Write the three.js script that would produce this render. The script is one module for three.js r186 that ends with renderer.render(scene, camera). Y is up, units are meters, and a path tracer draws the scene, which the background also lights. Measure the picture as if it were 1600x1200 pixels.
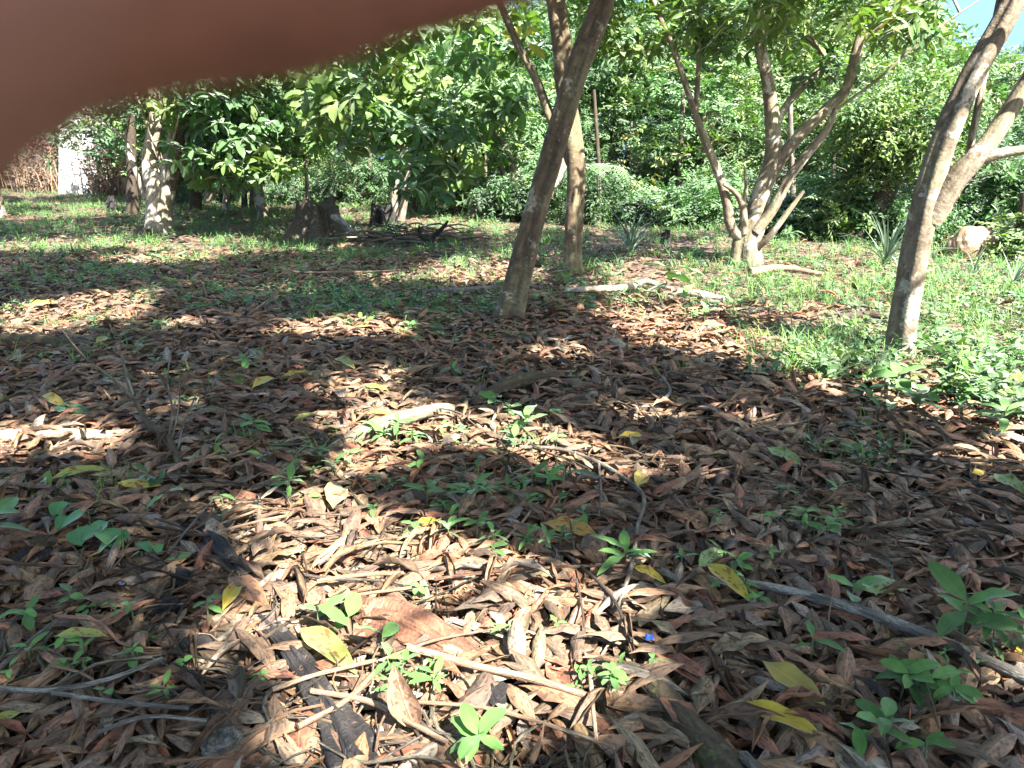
import * as THREE from 'three';
import { MarchingCubes } from 'three/addons/objects/MarchingCubes.js';
import { mergeGeometries } from 'three/addons/utils/BufferGeometryUtils.js';

// ---------------------------------------------------------------- camera, sky, sun, exposure
const scene = new THREE.Scene();
const PITCH = 16.5 * Math.PI / 180, EYE = 1.5;
const camera = new THREE.PerspectiveCamera(53.13, 4 / 3, 0.008, 900);
camera.position.set(0, EYE, 0);
camera.rotation.set(-PITCH, 0, 0);
camera.focus = 3.6;
camera.userData.fStop = 15;
camera.updateMatrixWorld(true);

const SUN = new THREE.Vector3(0.43, 0.74, 0.52).normalize();
// clear humid tropical sky: blue, paler to the horizon, a white glow round the unseen sun, strengthened to light the shade
{
  const w = 512, h = 256, d = new Float32Array(w * h * 4);
  for (let j = 0; j < h; j++) for (let i = 0; i < w; i++) {
    const lat = ((j + 0.5) / h - 0.5) * Math.PI, lon = ((i + 0.5) / w - 0.5) * 2 * Math.PI, y = Math.sin(lat), c = Math.cos(lat);
    const dot = c * Math.cos(lon) * SUN.x + y * SUN.y + c * Math.sin(lon) * SUN.z, ang = Math.acos(Math.min(1, Math.max(-1, dot)));
    const pale = Math.exp(-Math.max(y, 0) * 4.5), glow = 0.7 * Math.exp(-Math.pow(ang / 0.5, 1.3)) + 0.14 * Math.exp(-ang / 0.8), k = (j * w + i) * 4;
    d[k] = 0.05 + 0.015 * pale + glow * 1.1; d[k + 1] = 0.115 + 0.02 * pale + glow * 1.07; d[k + 2] = 0.235 + 0.01 * pale + glow * 0.98; d[k + 3] = 1;
  }
  const t = new THREE.DataTexture(d, w, h, THREE.RGBAFormat, THREE.FloatType); t.mapping = THREE.EquirectangularReflectionMapping; t.magFilter = t.minFilter = THREE.LinearFilter; t.needsUpdate = true;
  scene.background = t; scene.environment = t;
}

const sun = new THREE.DirectionalLight(new THREE.Color(1, 0.95, 0.89), 5);
sun.position.copy(SUN).multiplyScalar(60);
sun.target.position.set(0, 0, -8);
sun.position.add(sun.target.position);
sun.castShadow = true;
sun.shadow.mapSize.set(4096, 4096);
Object.assign(sun.shadow.camera, { left: -30, right: 30, top: 30, bottom: -30, near: 1, far: 160 });
scene.add(sun, sun.target);

const renderer = new THREE.WebGLRenderer({ antialias: true });
renderer.toneMapping = THREE.LinearToneMapping;
renderer.toneMappingExposure = 7.2;
renderer.shadowMap.enabled = true;

// ---------------------------------------------------------------- helpers
function rng(seed) { let a = seed >>> 0; return () => { a = (a + 0x6D2B79F5) | 0; let t = Math.imul(a ^ (a >>> 15), 1 | a); t = (t + Math.imul(t ^ (t >>> 7), 61 | t)) ^ t; return ((t ^ (t >>> 14)) >>> 0) / 4294967296; }; }
const R0 = rng(7);
const rr = (r, a, b) => a + (b - a) * r();
const gauss = (r) => (r() + r() + r() + r() - 2) * 1.0;
const lerp = (a, b, t) => a + (b - a) * t, clamp = (x, a, b) => Math.min(b, Math.max(a, x));
const smooth = (a, b, x) => { const t = clamp((x - a) / (b - a), 0, 1); return t * t * (3 - 2 * t); };
const V = (x, y, z) => new THREE.Vector3(x, y, z);
function hash2(x, y, s) { let h = Math.imul(x, 374761393) + Math.imul(y, 668265263) + Math.imul(s, 974634777); h = Math.imul(h ^ (h >>> 13), 1274126177); return ((h ^ (h >>> 16)) >>> 0) / 4294967296; }
function vnoise(x, y, s = 0, px = 0, py = 0) {
  const xi = Math.floor(x), yi = Math.floor(y), fx = x - xi, fy = y - yi;
  const w = (n, p) => p ? ((n % p) + p) % p : n;
  const u = fx * fx * (3 - 2 * fx), v = fy * fy * (3 - 2 * fy);
  const x0 = w(xi, px), x1 = w(xi + 1, px), y0 = w(yi, py), y1 = w(yi + 1, py);
  return lerp(lerp(hash2(x0, y0, s), hash2(x1, y0, s), u), lerp(hash2(x0, y1, s), hash2(x1, y1, s), u), v);
}
function fbm(x, y, s = 0, oct = 4, px = 0, py = 0) { let a = 0, k = 0.5, n = 0; for (let i = 0; i < oct; i++) { a += k * vnoise(x, y, s + i * 17, px, py); n += k; x *= 2; y *= 2; px *= 2; py *= 2; k *= 0.5; } return a / n; }

// the land: gentle unevenness
function gh(x, z) {
  const d = Math.hypot(x, z);
  return (fbm(x * 0.45 + 40, z * 0.45 + 40, 3, 3) - 0.5) * 0.16 * smooth(0.5, 4, d) + (fbm(x * 0.09 + 9, z * 0.09 + 9, 5, 2) - 0.5) * 0.5 * smooth(8, 30, d);
}
// where a line of sight of the photograph meets the land, and points on it at a distance
const CP = Math.cos(PITCH), SP = Math.sin(PITCH);
function ray(px, py) { const cx = (px - 800) / 1200, cy = (600 - py) / 1200; return [cx, cy * CP - SP, -cy * SP - CP]; }
function G(px, py) { const [x, y, z] = ray(px, py); let t = -EYE / y; let p = V(x * t, 0, z * t); for (let i = 0; i < 3; i++) { const h = gh(p.x, p.z); t = (h - EYE) / y; p = V(x * t, h, z * t); } return p; }
function P(px, py, d) { const [x, y, z] = ray(px, py); const t = -d / z; return V(x * t, EYE + y * t, -d); }
function toPx(x, y, z) { const dy = y - EYE, cz = -dy * SP - z * CP, cy = dy * CP - z * SP; return [800 + 1200 * x / cz, 600 - 1200 * cy / cz, cz]; }

const used = {};
function numbered(name) { const n = used[name] = (used[name] ?? -1) + 1; return n ? name + '_' + String(n).padStart(3, '0') : name; }
function shadowed(o) { o.castShadow = true; o.receiveShadow = true; return o; }
function tag(o, label, category, group, kind) { o.userData.label = label; if (category) o.userData.category = category; if (group) o.userData.group = group; if (kind) o.userData.kind = kind; return o; }
function thing(name, label, category, group, pos) { const o = new THREE.Group(); o.name = numbered(name); tag(o, label, category, group); if (pos) o.position.copy(pos); scene.add(o); return o; }
function part(name, geo, mat, parent) { const m = shadowed(new THREE.Mesh(geo, mat)); m.name = name; parent.add(m); return m; }
function single(name, geo, mat, label, category, group, pos) { const m = shadowed(new THREE.Mesh(geo, mat)); m.name = numbered(name); tag(m, label, category, group); if (pos) m.position.copy(pos); scene.add(m); return m; }
function inst(name, geo, mat, list, parent) {
  const m = shadowed(new THREE.InstancedMesh(geo, mat, list.length)); m.name = name;
  list.forEach((e, i) => { m.setMatrixAt(i, e.m); if (e.c) m.setColorAt(i, e.c); });
  parent.add(m); return m;
}
function compose(p, e, s) { return new THREE.Matrix4().compose(p, new THREE.Quaternion().setFromEuler(e), typeof s === 'number' ? V(s, s, s) : s); }
const col = (r, g, b) => new THREE.Color().setRGB(r, g, b);
function vary(c, r, v = 0.25, h = 0.08) { const k = 1 + (r() * 2 - 1) * v; return col(c[0] * k * (1 + (r() * 2 - 1) * h), c[1] * k * (1 + (r() * 2 - 1) * h), c[2] * k * (1 + (r() * 2 - 1) * h)); }

// ---------------------------------------------------------------- textures
function dataTex(w, h, f, srgb = true) {
  const d = new Uint8Array(w * h * 4);
  for (let j = 0; j < h; j++) for (let i = 0; i < w; i++) { const c = f(i / w, j / h), k = (j * w + i) * 4; for (let q = 0; q < 3; q++) d[k + q] = clamp(Math.round(255 * c[q]), 0, 255); d[k + 3] = 255; }
  const t = new THREE.DataTexture(d, w, h); t.magFilter = THREE.LinearFilter; t.minFilter = THREE.LinearFilter; t.wrapS = t.wrapT = THREE.RepeatWrapping;
  if (srgb) t.colorSpace = THREE.SRGBColorSpace; t.needsUpdate = true; return t;
}
// blade of a leaf: u along, v across; midrib, side veins, blotches
function veins(u, v) { const d = Math.abs(v - 0.5) * 2; const rib = smooth(0.09, 0.03, d); const s = (u * 13 - d * 1.6); const fr = Math.abs(s - Math.round(s)); return { rib, side: smooth(0.10, 0.02, fr) * (1 - d * 0.6) }; }
const dryLeafMap = dataTex(256, 128, (u, v) => { const w = veins(u, v); const n = fbm(u * 8, v * 4, 11, 4, 8, 4), m = fbm(u * 22, v * 11, 21, 3, 22, 11); let k = 0.84 + 0.42 * (n - 0.5) + 0.22 * (m - 0.5) + 0.16 * w.rib + 0.05 * w.side; const sp = fbm(u * 14, v * 8, 31, 2, 14, 8) > 0.68 ? 0.72 : 1; k *= sp; return [k, k * (0.985 - 0.05 * (n - 0.5)), k * (0.96 - 0.12 * (n - 0.5))]; });
const dryLeafBump = dataTex(256, 128, (u, v) => { const w = veins(u, v); const k = 0.45 + 0.4 * w.rib + 0.12 * w.side + 0.3 * (fbm(u * 18, v * 9, 41, 3, 18, 9) - 0.5); return [k, k, k]; }, false);
const greenLeafMap = dataTex(128, 64, (u, v) => { const w = veins(u, v); const n = fbm(u * 6, v * 3, 51, 3, 6, 3); const k = 0.9 + 0.2 * (n - 0.5) + 0.1 * w.rib + 0.05 * w.side; return [k + 0.05 * w.rib, k, k * 0.95]; });
const yellowLeafMap = dataTex(256, 128, (u, v) => { const w = veins(u, v); const n = fbm(u * 7, v * 4, 61, 4, 7, 4), sp = smooth(0.62, 0.7, fbm(u * 10, v * 6, 71, 3, 10, 6)); const k = 0.93 + 0.2 * (n - 0.5) + 0.07 * w.rib; return [k * (1 - 0.25 * sp), k * (1 - 0.42 * sp), k * (1 - 0.4 * sp)]; });
// one tile covers 0.7 m round the trunk and 1.8 m along it
function barkMap(seed, base, dark, lichen, amount, ring = 0, tone2 = null) {
  return dataTex(384, 1024, (u, v) => {
    const wu = 0.34 * (fbm(u * 5, v * 13, seed + 301, 4, 5, 13) - 0.5), wv = 0.14 * (fbm(u * 5, v * 13, seed + 351, 4, 5, 13) - 0.5);
    const n = 0.55 * fbm((u + wu) * 4, (v + wv) * 10, seed, 5, 4, 10) + 0.45 * fbm((u - wu) * 7, (v + wv) * 17, seed + 11, 4, 7, 17);
    const f = fbm(u * 24, v * 20, seed + 90, 4, 24, 20), g = fbm(u * 60, v * 150, seed + 150, 2, 60, 150);
    const rg = ring ? (fbm((u + wu) * 4, (v + wv * 0.4) * 80, seed + 33, 4, 4, 80) - 0.5) * ring : 0;
    const k = clamp(0.5 + 1.0 * (f - 0.5) + 0.5 * (g - 0.5) + rg + 0.5 * (fbm(u * 2, v * 4, seed + 77, 3, 2, 4) - 0.5), 0, 1);
    let c = [0, 1, 2].map(q => lerp(dark[q], base[q], k));
    if (tone2) { const t = smooth(0.46, 0.62, fbm((u + wu) * 3, (v + wv) * 6, seed + 66, 4, 3, 6)); c = c.map((x, q) => lerp(x, tone2[q] * (0.7 + 0.5 * k), t * 0.6)); }
    const l = smooth(0.60 - amount, 0.68 - amount, n * 0.8 + 0.2 * fbm(u * 30, v * 76, seed + 5, 3, 30, 76));
    return c.map((x, q) => lerp(x, lichen[q] * (0.8 + 0.4 * g), l * 0.8));
  });
}
function barkBump(seed, sx, sy) { return dataTex(384, 1024, (u, v) => { const f = fbm(u * sx, v * sy * 2, seed, 5, sx, sy * 2), g = fbm(u * 40, v * 100, seed + 9, 3, 40, 100); const k = 0.7 * f + 0.3 * g; return [k, k, k]; }, false); }
const bumpA = barkBump(301, 24, 6), bumpB = barkBump(311, 10, 22);
const std = (o) => new THREE.MeshStandardMaterial(o);
const B = {
  tan: std({ map: barkMap(101, [0.48, 0.42, 0.32], [0.25, 0.21, 0.15], [0.62, 0.60, 0.50], 0.02, 0.3, [0.48, 0.46, 0.33]), bumpMap: bumpB, bumpScale: 0.006, roughness: 0.95 }),
  pale: std({ map: barkMap(121, [0.56, 0.51, 0.43], [0.31, 0.27, 0.21], [0.68, 0.66, 0.59], 0.06, 0.35, [0.52, 0.50, 0.38]), bumpMap: bumpB, bumpScale: 0.006, roughness: 0.95 }),
  grey: std({ map: barkMap(141, [0.50, 0.46, 0.40], [0.27, 0.24, 0.20], [0.60, 0.60, 0.53], 0.06, 0.15), bumpMap: bumpA, bumpScale: 0.01, roughness: 0.95 }),
  dark: std({ map: barkMap(161, [0.33, 0.28, 0.22], [0.16, 0.13, 0.10], [0.40, 0.41, 0.32], 0.02, 0), bumpMap: bumpA, bumpScale: 0.014, roughness: 0.95 }),
  white: std({ map: barkMap(181, [0.64, 0.60, 0.52], [0.38, 0.33, 0.26], [0.75, 0.73, 0.67], 0.08, 0.5, [0.55, 0.51, 0.41]), bumpMap: bumpB, bumpScale: 0.006, roughness: 0.95 }),
  ash: std({ map: barkMap(191, [0.72, 0.72, 0.71], [0.50, 0.49, 0.47], [0.78, 0.78, 0.78], 0.1, 0.2), bumpMap: bumpB, bumpScale: 0.006, roughness: 0.95 }),
  moss: std({ map: barkMap(201, [0.36, 0.31, 0.22], [0.19, 0.16, 0.11], [0.34, 0.36, 0.18], 0.06, 0), bumpMap: bumpA, bumpScale: 0.012, roughness: 1 }),
  char: std({ map: barkMap(221, [0.20, 0.18, 0.17], [0.06, 0.055, 0.05], [0.36, 0.33, 0.30], 0.0, 0), bumpMap: barkBump(321, 30, 4), bumpScale: 0.02, roughness: 0.85 }),
  wood: std({ map: barkMap(241, [0.60, 0.50, 0.40], [0.38, 0.29, 0.22], [0.68, 0.62, 0.52], 0.06, 0), bumpMap: bumpA, bumpScale: 0.006, roughness: 0.9 }),
  rot: std({ map: barkMap(261, [0.50, 0.35, 0.26], [0.27, 0.16, 0.11], [0.56, 0.50, 0.40], 0.08, 0), bumpMap: barkBump(331, 34, 4), bumpScale: 0.016, roughness: 0.95 }),
  slate: std({ map: barkMap(281, [0.44, 0.42, 0.38], [0.22, 0.20, 0.18], [0.54, 0.53, 0.48], 0.06, 0), bumpMap: bumpA, bumpScale: 0.006, roughness: 0.9 }),
};
const dryMat = std({ map: dryLeafMap, bumpMap: dryLeafBump, bumpScale: 0.0025, roughness: 0.72, side: THREE.DoubleSide });
const leafMat = new THREE.MeshPhysicalMaterial({ color: 0xffffff, map: greenLeafMap, roughness: 0.95, clearcoat: 0.22, clearcoatRoughness: 0.35, transmission: 0.5, thickness: 0, side: THREE.DoubleSide });
const grassMat = new THREE.MeshPhysicalMaterial({ color: 0xffffff, roughness: 0.95, clearcoat: 0.2, clearcoatRoughness: 0.5, transmission: 0.4, thickness: 0, side: THREE.DoubleSide });
const tintCache = {};
function leafTint(rgb, map = greenLeafMap, coat = 0.45) { const k = rgb.join() + coat + map.uuid; return tintCache[k] ??= new THREE.MeshPhysicalMaterial({ color: col(...rgb), map, roughness: 0.95, clearcoat: coat, clearcoatRoughness: 0.38, transmission: 0.38, thickness: 0, side: THREE.DoubleSide }); }
function dryTint(rgb) { const k = 'd' + rgb.join(); return tintCache[k] ??= std({ color: col(...rgb), map: dryLeafMap, bumpMap: dryLeafBump, bumpScale: 0.0025, roughness: 0.72, side: THREE.DoubleSide }); }

// ---------------------------------------------------------------- geometry builders
class Geo {
  constructor() { this.p = []; this.t = []; this.i = []; }
  get n() { return this.p.length / 3; }
  v(p, u, w) { this.p.push(p.x, p.y, p.z); this.t.push(u, w); return this.n - 1; }
  build(smoothNormals = true) { const g = new THREE.BufferGeometry(); g.setAttribute('position', new THREE.Float32BufferAttribute(this.p, 3)); g.setAttribute('uv', new THREE.Float32BufferAttribute(this.t, 2)); g.setIndex(this.i); if (smoothNormals) g.computeVertexNormals(); return g; }
}
const PROFILE = {
  lance: (u) => Math.pow(Math.sin(Math.PI * Math.pow(clamp((u - 0.06) / 0.94, 0, 1), 0.85)), 0.85),
  oval: (u) => Math.pow(Math.sin(Math.PI * Math.pow(clamp((u - 0.05) / 0.95, 0, 1), 0.9)), 0.65),
  obov: (u) => Math.pow(Math.sin(Math.PI * Math.pow(clamp((u - 0.05) / 0.95, 0, 1), 1.4)), 0.8),
  heart: (u) => u < 0.16 ? 0.05 : Math.pow(Math.sin(Math.PI * Math.pow((u - 0.16) / 0.84, 0.55)), 0.7),
  blade: (u) => 1 - 0.92 * u * u,
};
// one leaf along +x, face up; cup rolls it across, bend droops it along (positive = down), m places it
function addLeaf(g, m, L, W, { nu = 5, nv = 2, cup = 0.3, bend = 0.3, twist = 0, wave = 0, prof = 'lance', tip = 0, r = null } = {}) {
  const at = g.n, pr = PROFILE[prof]; let cx = 0, cy = 0, th = -bend * 0.35; const q = V(0, 0, 0);
  const ph = r ? r() * 6 : 0;
  for (let a = 0; a <= nu; a++) {
    const u = a / nu; const w = Math.max(W * pr(u), 0.0018);
    const tw = twist * (u - 0.3), ct = Math.cos(tw), st = Math.sin(tw), nx = Math.sin(th), ny = Math.cos(th);
    for (let b = 0; b <= nv; b++) {
      const v = b / nv * 2 - 1, c = cup || 1e-3, ang = v * c, rad = w / Math.abs(c);
      let sb = rad * Math.sin(Math.abs(c) * v), sn = rad * (1 - Math.cos(ang)) * Math.sign(c);
      if (wave) sn += wave * Math.abs(v) * Math.sin(u * 15 + ph + v * 1.5) * w;
      const B2 = sb * ct - sn * st, N2 = sb * st + sn * ct;
      q.set(cx + nx * N2, cy + ny * N2, B2).applyMatrix4(m); g.v(q, u, (v + 1) / 2);
    }
    const d = L / nu; th += bend / nu + (u > 0.7 ? tip / nu : 0); cx += Math.cos(th) * d; cy -= Math.sin(th) * d;
  }
  const k = nv + 1;
  for (let a = 0; a < nu; a++) for (let b = 0; b < nv; b++) { const i = at + a * k + b; g.i.push(i, i + 1, i + k, i + 1, i + k + 1, i + k); }
}
function leafGeo(L, W, o) { const g = new Geo(); addLeaf(g, new THREE.Matrix4(), L, W, o); return g.build(); }

// a round limb through points; radii per point; flute = lobes, rough = lumps
function limb(pts, radii, { sides = 12, seg = 0, flute = 0, lobes = 3, rough = 0.08, seed = 1, tile = 0.5, cap = true, squash = 1, twist = 0.4 } = {}) {
  const curve = new THREE.CatmullRomCurve3(pts.map(p => Array.isArray(p) ? V(...p) : p), false, 'centripetal');
  const len = curve.getLength(); seg = seg || Math.max(4, Math.min(60, Math.round(len / 0.12)));
  const fr = curve.computeFrenetFrames(seg, false), g = new Geo();
  // keep frames level: reference side vector
  const n = pts.length - 1, rAvg = radii.reduce((a, b) => a + b) / radii.length, reps = Math.max(1, Math.round(2 * Math.PI * rAvg / (tile * 1.4))), along = tile * 3.6, off = (seed * 0.37) % 1;
  let side = null;
  for (let a = 0; a <= seg; a++) {
    const t = a / seg, c = curve.getPoint(t), tg = curve.getTangent(t).normalize();
    if (!side) { side = Math.abs(tg.y) > 0.7 ? V(1, 0, 0) : V(0, 1, 0); }
    side = side.clone().addScaledVector(tg, -side.dot(tg)).normalize(); const oth = tg.clone().cross(side).normalize();
    const f = t * n, i0 = Math.min(Math.floor(f), n - 1), R = lerp(radii[i0], radii[i0 + 1], f - i0);
    for (let b = 0; b <= sides; b++) {
      const an = b / sides * Math.PI * 2; const bb = b % sides, an0 = bb / sides * Math.PI * 2;
      let k = 1 + (fbm(Math.cos(an0) * 1.6 + 5 + seed, len * t * 1.8 / Math.max(0.15, rAvg * 4) + Math.sin(an0) * 1.6 + 5, seed, 3) - 0.5) * 2 * rough;
      if (flute) { const w = Math.cos(an0 * lobes + twist * len * t + seed); k *= 1 + flute * (w < -0.3 ? (w + 0.3) * 1.6 : 0.18 * w); }
      const p = c.clone().addScaledVector(side, Math.cos(an) * R * k).addScaledVector(oth, Math.sin(an) * R * k * squash);
      g.v(p, b / sides * reps + off, len * t / along + off);
    }
  }
  const k = sides + 1;
  for (let a = 0; a < seg; a++) for (let b = 0; b < sides; b++) { const i = a * k + b; g.i.push(i, i + 1, i + k, i + 1, i + k + 1, i + k); }
  const geo0 = g.build(); const N = geo0.attributes.normal;
  for (let a = 0; a <= seg; a++) { const i = a * k, j = i + sides; const s = V(N.getX(i) + N.getX(j), N.getY(i) + N.getY(j), N.getZ(i) + N.getZ(j)).normalize(); N.setXYZ(i, s.x, s.y, s.z); N.setXYZ(j, s.x, s.y, s.z); }
  if (!cap) return geo0;
  const cg = new Geo();
  for (const a of [0, seg]) { const c = curve.getPoint(a / seg); const ci = cg.v(c, 0, 0); for (let b = 0; b <= sides; b++) { const o = (a * k + b) * 3; cg.v(V(g.p[o], g.p[o + 1], g.p[o + 2]), Math.cos(b) * 0.1, Math.sin(b) * 0.1); } for (let b = 0; b < sides; b++) a ? cg.i.push(ci, ci + 1 + b, ci + 2 + b) : cg.i.push(ci, ci + 2 + b, ci + 1 + b); }
  return mergeGeometries([geo0, cg.build()]);
}
// lump with a broken surface
function lump(rx, ry, rz, seed, amp = 0.35, det = 3, freq = 1.6) {
  const g = new THREE.IcosahedronGeometry(1, det * 3), p = g.attributes.position, v = V(0, 0, 0);
  for (let i = 0; i < p.count; i++) { v.fromBufferAttribute(p, i).normalize(); const k = 1 + (fbm(v.x * freq + 7 + v.z * 0.7, v.y * freq + 7 + v.z * 1.3, seed, 4) - 0.5) * 2 * amp; p.setXYZ(i, v.x * k * rx, v.y * k * ry, v.z * k * rz); }
  const uv = g.attributes.uv; for (let i = 0; i < uv.count; i++) uv.setXY(i, uv.getX(i) * 3, uv.getY(i) * 2);
  const ng = new THREE.BufferGeometry(); ng.setAttribute('position', p); ng.setAttribute('uv', uv); ng.computeVertexNormals(); return smoothNormals(ng);
}
function smoothNormals(g) { const p = g.attributes.position, n = g.attributes.normal, map = new Map(); const key = (i) => `${p.getX(i).toFixed(4)},${p.getY(i).toFixed(4)},${p.getZ(i).toFixed(4)}`; for (let i = 0; i < p.count; i++) { const k = key(i), e = map.get(k) ?? V(0, 0, 0); e.x += n.getX(i); e.y += n.getY(i); e.z += n.getZ(i); map.set(k, e); } for (let i = 0; i < p.count; i++) { const e = map.get(key(i)).clone().normalize(); n.setXYZ(i, e.x, e.y, e.z); } return g; }

// sprays of leaves used through the crowns
const M4 = (p, e, s = 1) => compose(p, e, s);
function whorl(seed, n, L, W, o = {}) { const r = rng(seed), g = new Geo(); for (let i = 0; i < n; i++) { const yaw = i / n * Math.PI * 2 + rr(r, -0.3, 0.3), up = rr(r, o.lo ?? -0.5, o.hi ?? 0.5); const m = M4(V(rr(r, -0.03, 0.03) * (o.spread ?? 1), rr(r, -0.05, 0.05) * (o.spread ?? 1), rr(r, -0.03, 0.03) * (o.spread ?? 1)), new THREE.Euler(rr(r, -0.5, 0.5), -yaw, up, 'YZX')); addLeaf(g, m, L * rr(r, 0.75, 1.15), W * rr(r, 0.85, 1.15), { nu: o.nu ?? 3, nv: 2, cup: rr(r, 0.25, 0.7), bend: rr(r, o.b0 ?? 0.3, o.b1 ?? 1.0), prof: o.prof ?? 'lance' }); } return g.build(); }
function pinnate(seed, pairs, L, W, len) { const r = rng(seed), g = new Geo(); for (let i = 0; i < pairs; i++) for (const s of [-1, 1]) { const t = (i + 0.6) / pairs; addLeaf(g, M4(V(len * t, -0.06 * t * t + rr(r, -0.02, 0.02), 0), new THREE.Euler(rr(r, -0.4, 0.4), s * rr(r, 0.7, 1.2), rr(r, -0.4, 0.15), 'YZX')), L * rr(r, 0.8, 1.1), W, { nu: 3, nv: 2, cup: 0.5, bend: 0.5 }); } return g.build(); }
function strands(seed, n, len) { const r = rng(seed), g = new Geo(); for (let i = 0; i < n; i++) addLeaf(g, M4(V(rr(r, -0.1, 0.1), 0, rr(r, -0.1, 0.1)), new THREE.Euler(rr(r, -1, 1), r() * 6.3, rr(r, 0.2, 0.9), 'YZX')), len * rr(r, 0.6, 1.1), 0.010, { nu: 5, nv: 1, bend: rr(r, 1.6, 2.4), prof: 'blade', cup: 0.1 }); return g.build(); }
function frondGeo(seed, len, n) { const r = rng(seed), g = new Geo(); let th = -0.9, x = 0, y = 0; const d = len / n; const st = []; for (let i = 0; i < n; i++) { th += 1.9 / n; x += Math.cos(th) * d; y -= Math.sin(th) * d; st.push([x, y, th]); if (i > 1) for (const s of [-1, 1]) { const lf = len * 0.3 * Math.sin(Math.PI * (0.12 + 0.85 * i / n)); addLeaf(g, M4(V(x, y, 0), new THREE.Euler(s * 0.2, s * rr(r, 0.85, 1.1), -th - 0.15, 'ZYX')), lf, 0.014, { nu: 4, nv: 1, bend: rr(r, 0.5, 1.1), prof: 'blade', cup: 0.2 }); } } const rib = new Geo(); st.unshift([0, 0, -0.9]); for (let i = 0; i < st.length; i++) for (const [a, b] of [[0.012, 0], [-0.006, 0.01], [-0.006, -0.01]]) rib.v(V(st[i][0], st[i][1] + a, b), i * 0.1, 0.5); for (let i = 0; i < st.length - 1; i++) for (let k = 0; k < 3; k++) { const a = i * 3 + k, b = i * 3 + (k + 1) % 3; rib.i.push(a, b, a + 3, b, b + 3, a + 3); } return mergeGeometries([g.build(), rib.build()]); }
const SPRAY = {
  mango: [1, 2, 3].map(s => whorl(500 + s, 11, 0.20, 0.027, { lo: -0.9, hi: 0.5, spread: 2.2 })),
  small: [1, 2, 3].map(s => whorl(520 + s, 14, 0.115, 0.022, { lo: -0.8, hi: 0.7, spread: 3.2, prof: 'oval' })),
  broad: [1, 2].map(s => whorl(540 + s, 8, 0.34, 0.062, { lo: -0.7, hi: 0.3, b0: 0.5, b1: 1.3, nu: 5, prof: 'obov' })),
  pinn: [1, 2].map(s => pinnate(560 + s, 5, 0.14, 0.026, 0.34)),
  strand: [1, 2].map(s => strands(580 + s, 14, 0.9)),
};

// ---------------------------------------------------------------- sunlit spots on the ground: gaps cut in the unseen crowns overhead to light them
// px, py, half width, half height as seen; turned into spots on the land
const GAPS = [
  [90, 497, 130, 30], [280, 512, 40, 7], [530, 520, 100, 16], [560, 612, 75, 26], [610, 660, 110, 26], [560, 745, 70, 22], [862, 557, 45, 12],
  [740, 690, 150, 26], [960, 735, 150, 14], [1010, 650, 60, 10], [60, 692, 120, 14], [330, 388, 160, 7], [250, 408, 120, 5], [620, 440, 80, 7], [760, 425, 90, 24],
  [50, 312, 90, 14], [440, 800, 110, 18], [500, 860, 150, 45], [640, 980, 270, 110], [740, 1080, 240, 90], [640, 1150, 260, 70], [390, 985, 80, 40], [880, 945, 70, 20], [250, 890, 70, 14],
  [1545, 722, 70, 16], [1575, 1075, 60, 70], [1110, 862, 22, 5], [1420, 722, 60, 7], [1180, 662, 50, 6], [170, 1075, 80, 10], [40, 1030, 50, 10],
].map(([x, y, a, b]) => { const c = G(x, y), l = G(x - a, y), r = G(x + a, y), f = G(x, y - b), n = G(x, y + b); return [c.x, (f.z + n.z) / 2, (r.x - l.x) / 2, Math.abs(n.z - f.z) / 2]; });
function litAt(x, z) {
  const [px, py, d] = toPx(x, 0, z); const w = (fbm(x * 2.3 + 30, z * 2.3 + 30, 77, 3) - 0.5);
  if (d < 0.5) return 0.1;
  if (z < -13) return px > 800 || z < -15 ? 1 : 0.85;
  if (px > 860 && py < 515 + (px - 880) * 0.255 + w * 60) return px > 1000 ? 1 : smooth(860, 1000, px);
  let best = 0; for (const [gx, gz, a, b] of GAPS) { const e = Math.hypot((x - gx) / a, (z - gz) / b) + w * 0.8; if (e < 1.1) best = Math.max(best, smooth(1.1, 0.75, e)); }
  return best;
}
const AROUND = [[0, 0], [0.17, 0], [-0.17, 0], [0, 0.17], [0, -0.17], [0.12, 0.12], [-0.12, -0.12]];
function sunlitBelow(p, r) { const t = p.y / SUN.y, x = p.x - SUN.x * t, z = p.z - SUN.z * t; let l = 0; for (const [a, b] of AROUND) l = Math.max(l, litAt(x + a, z + b)); return r() < l; }

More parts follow.
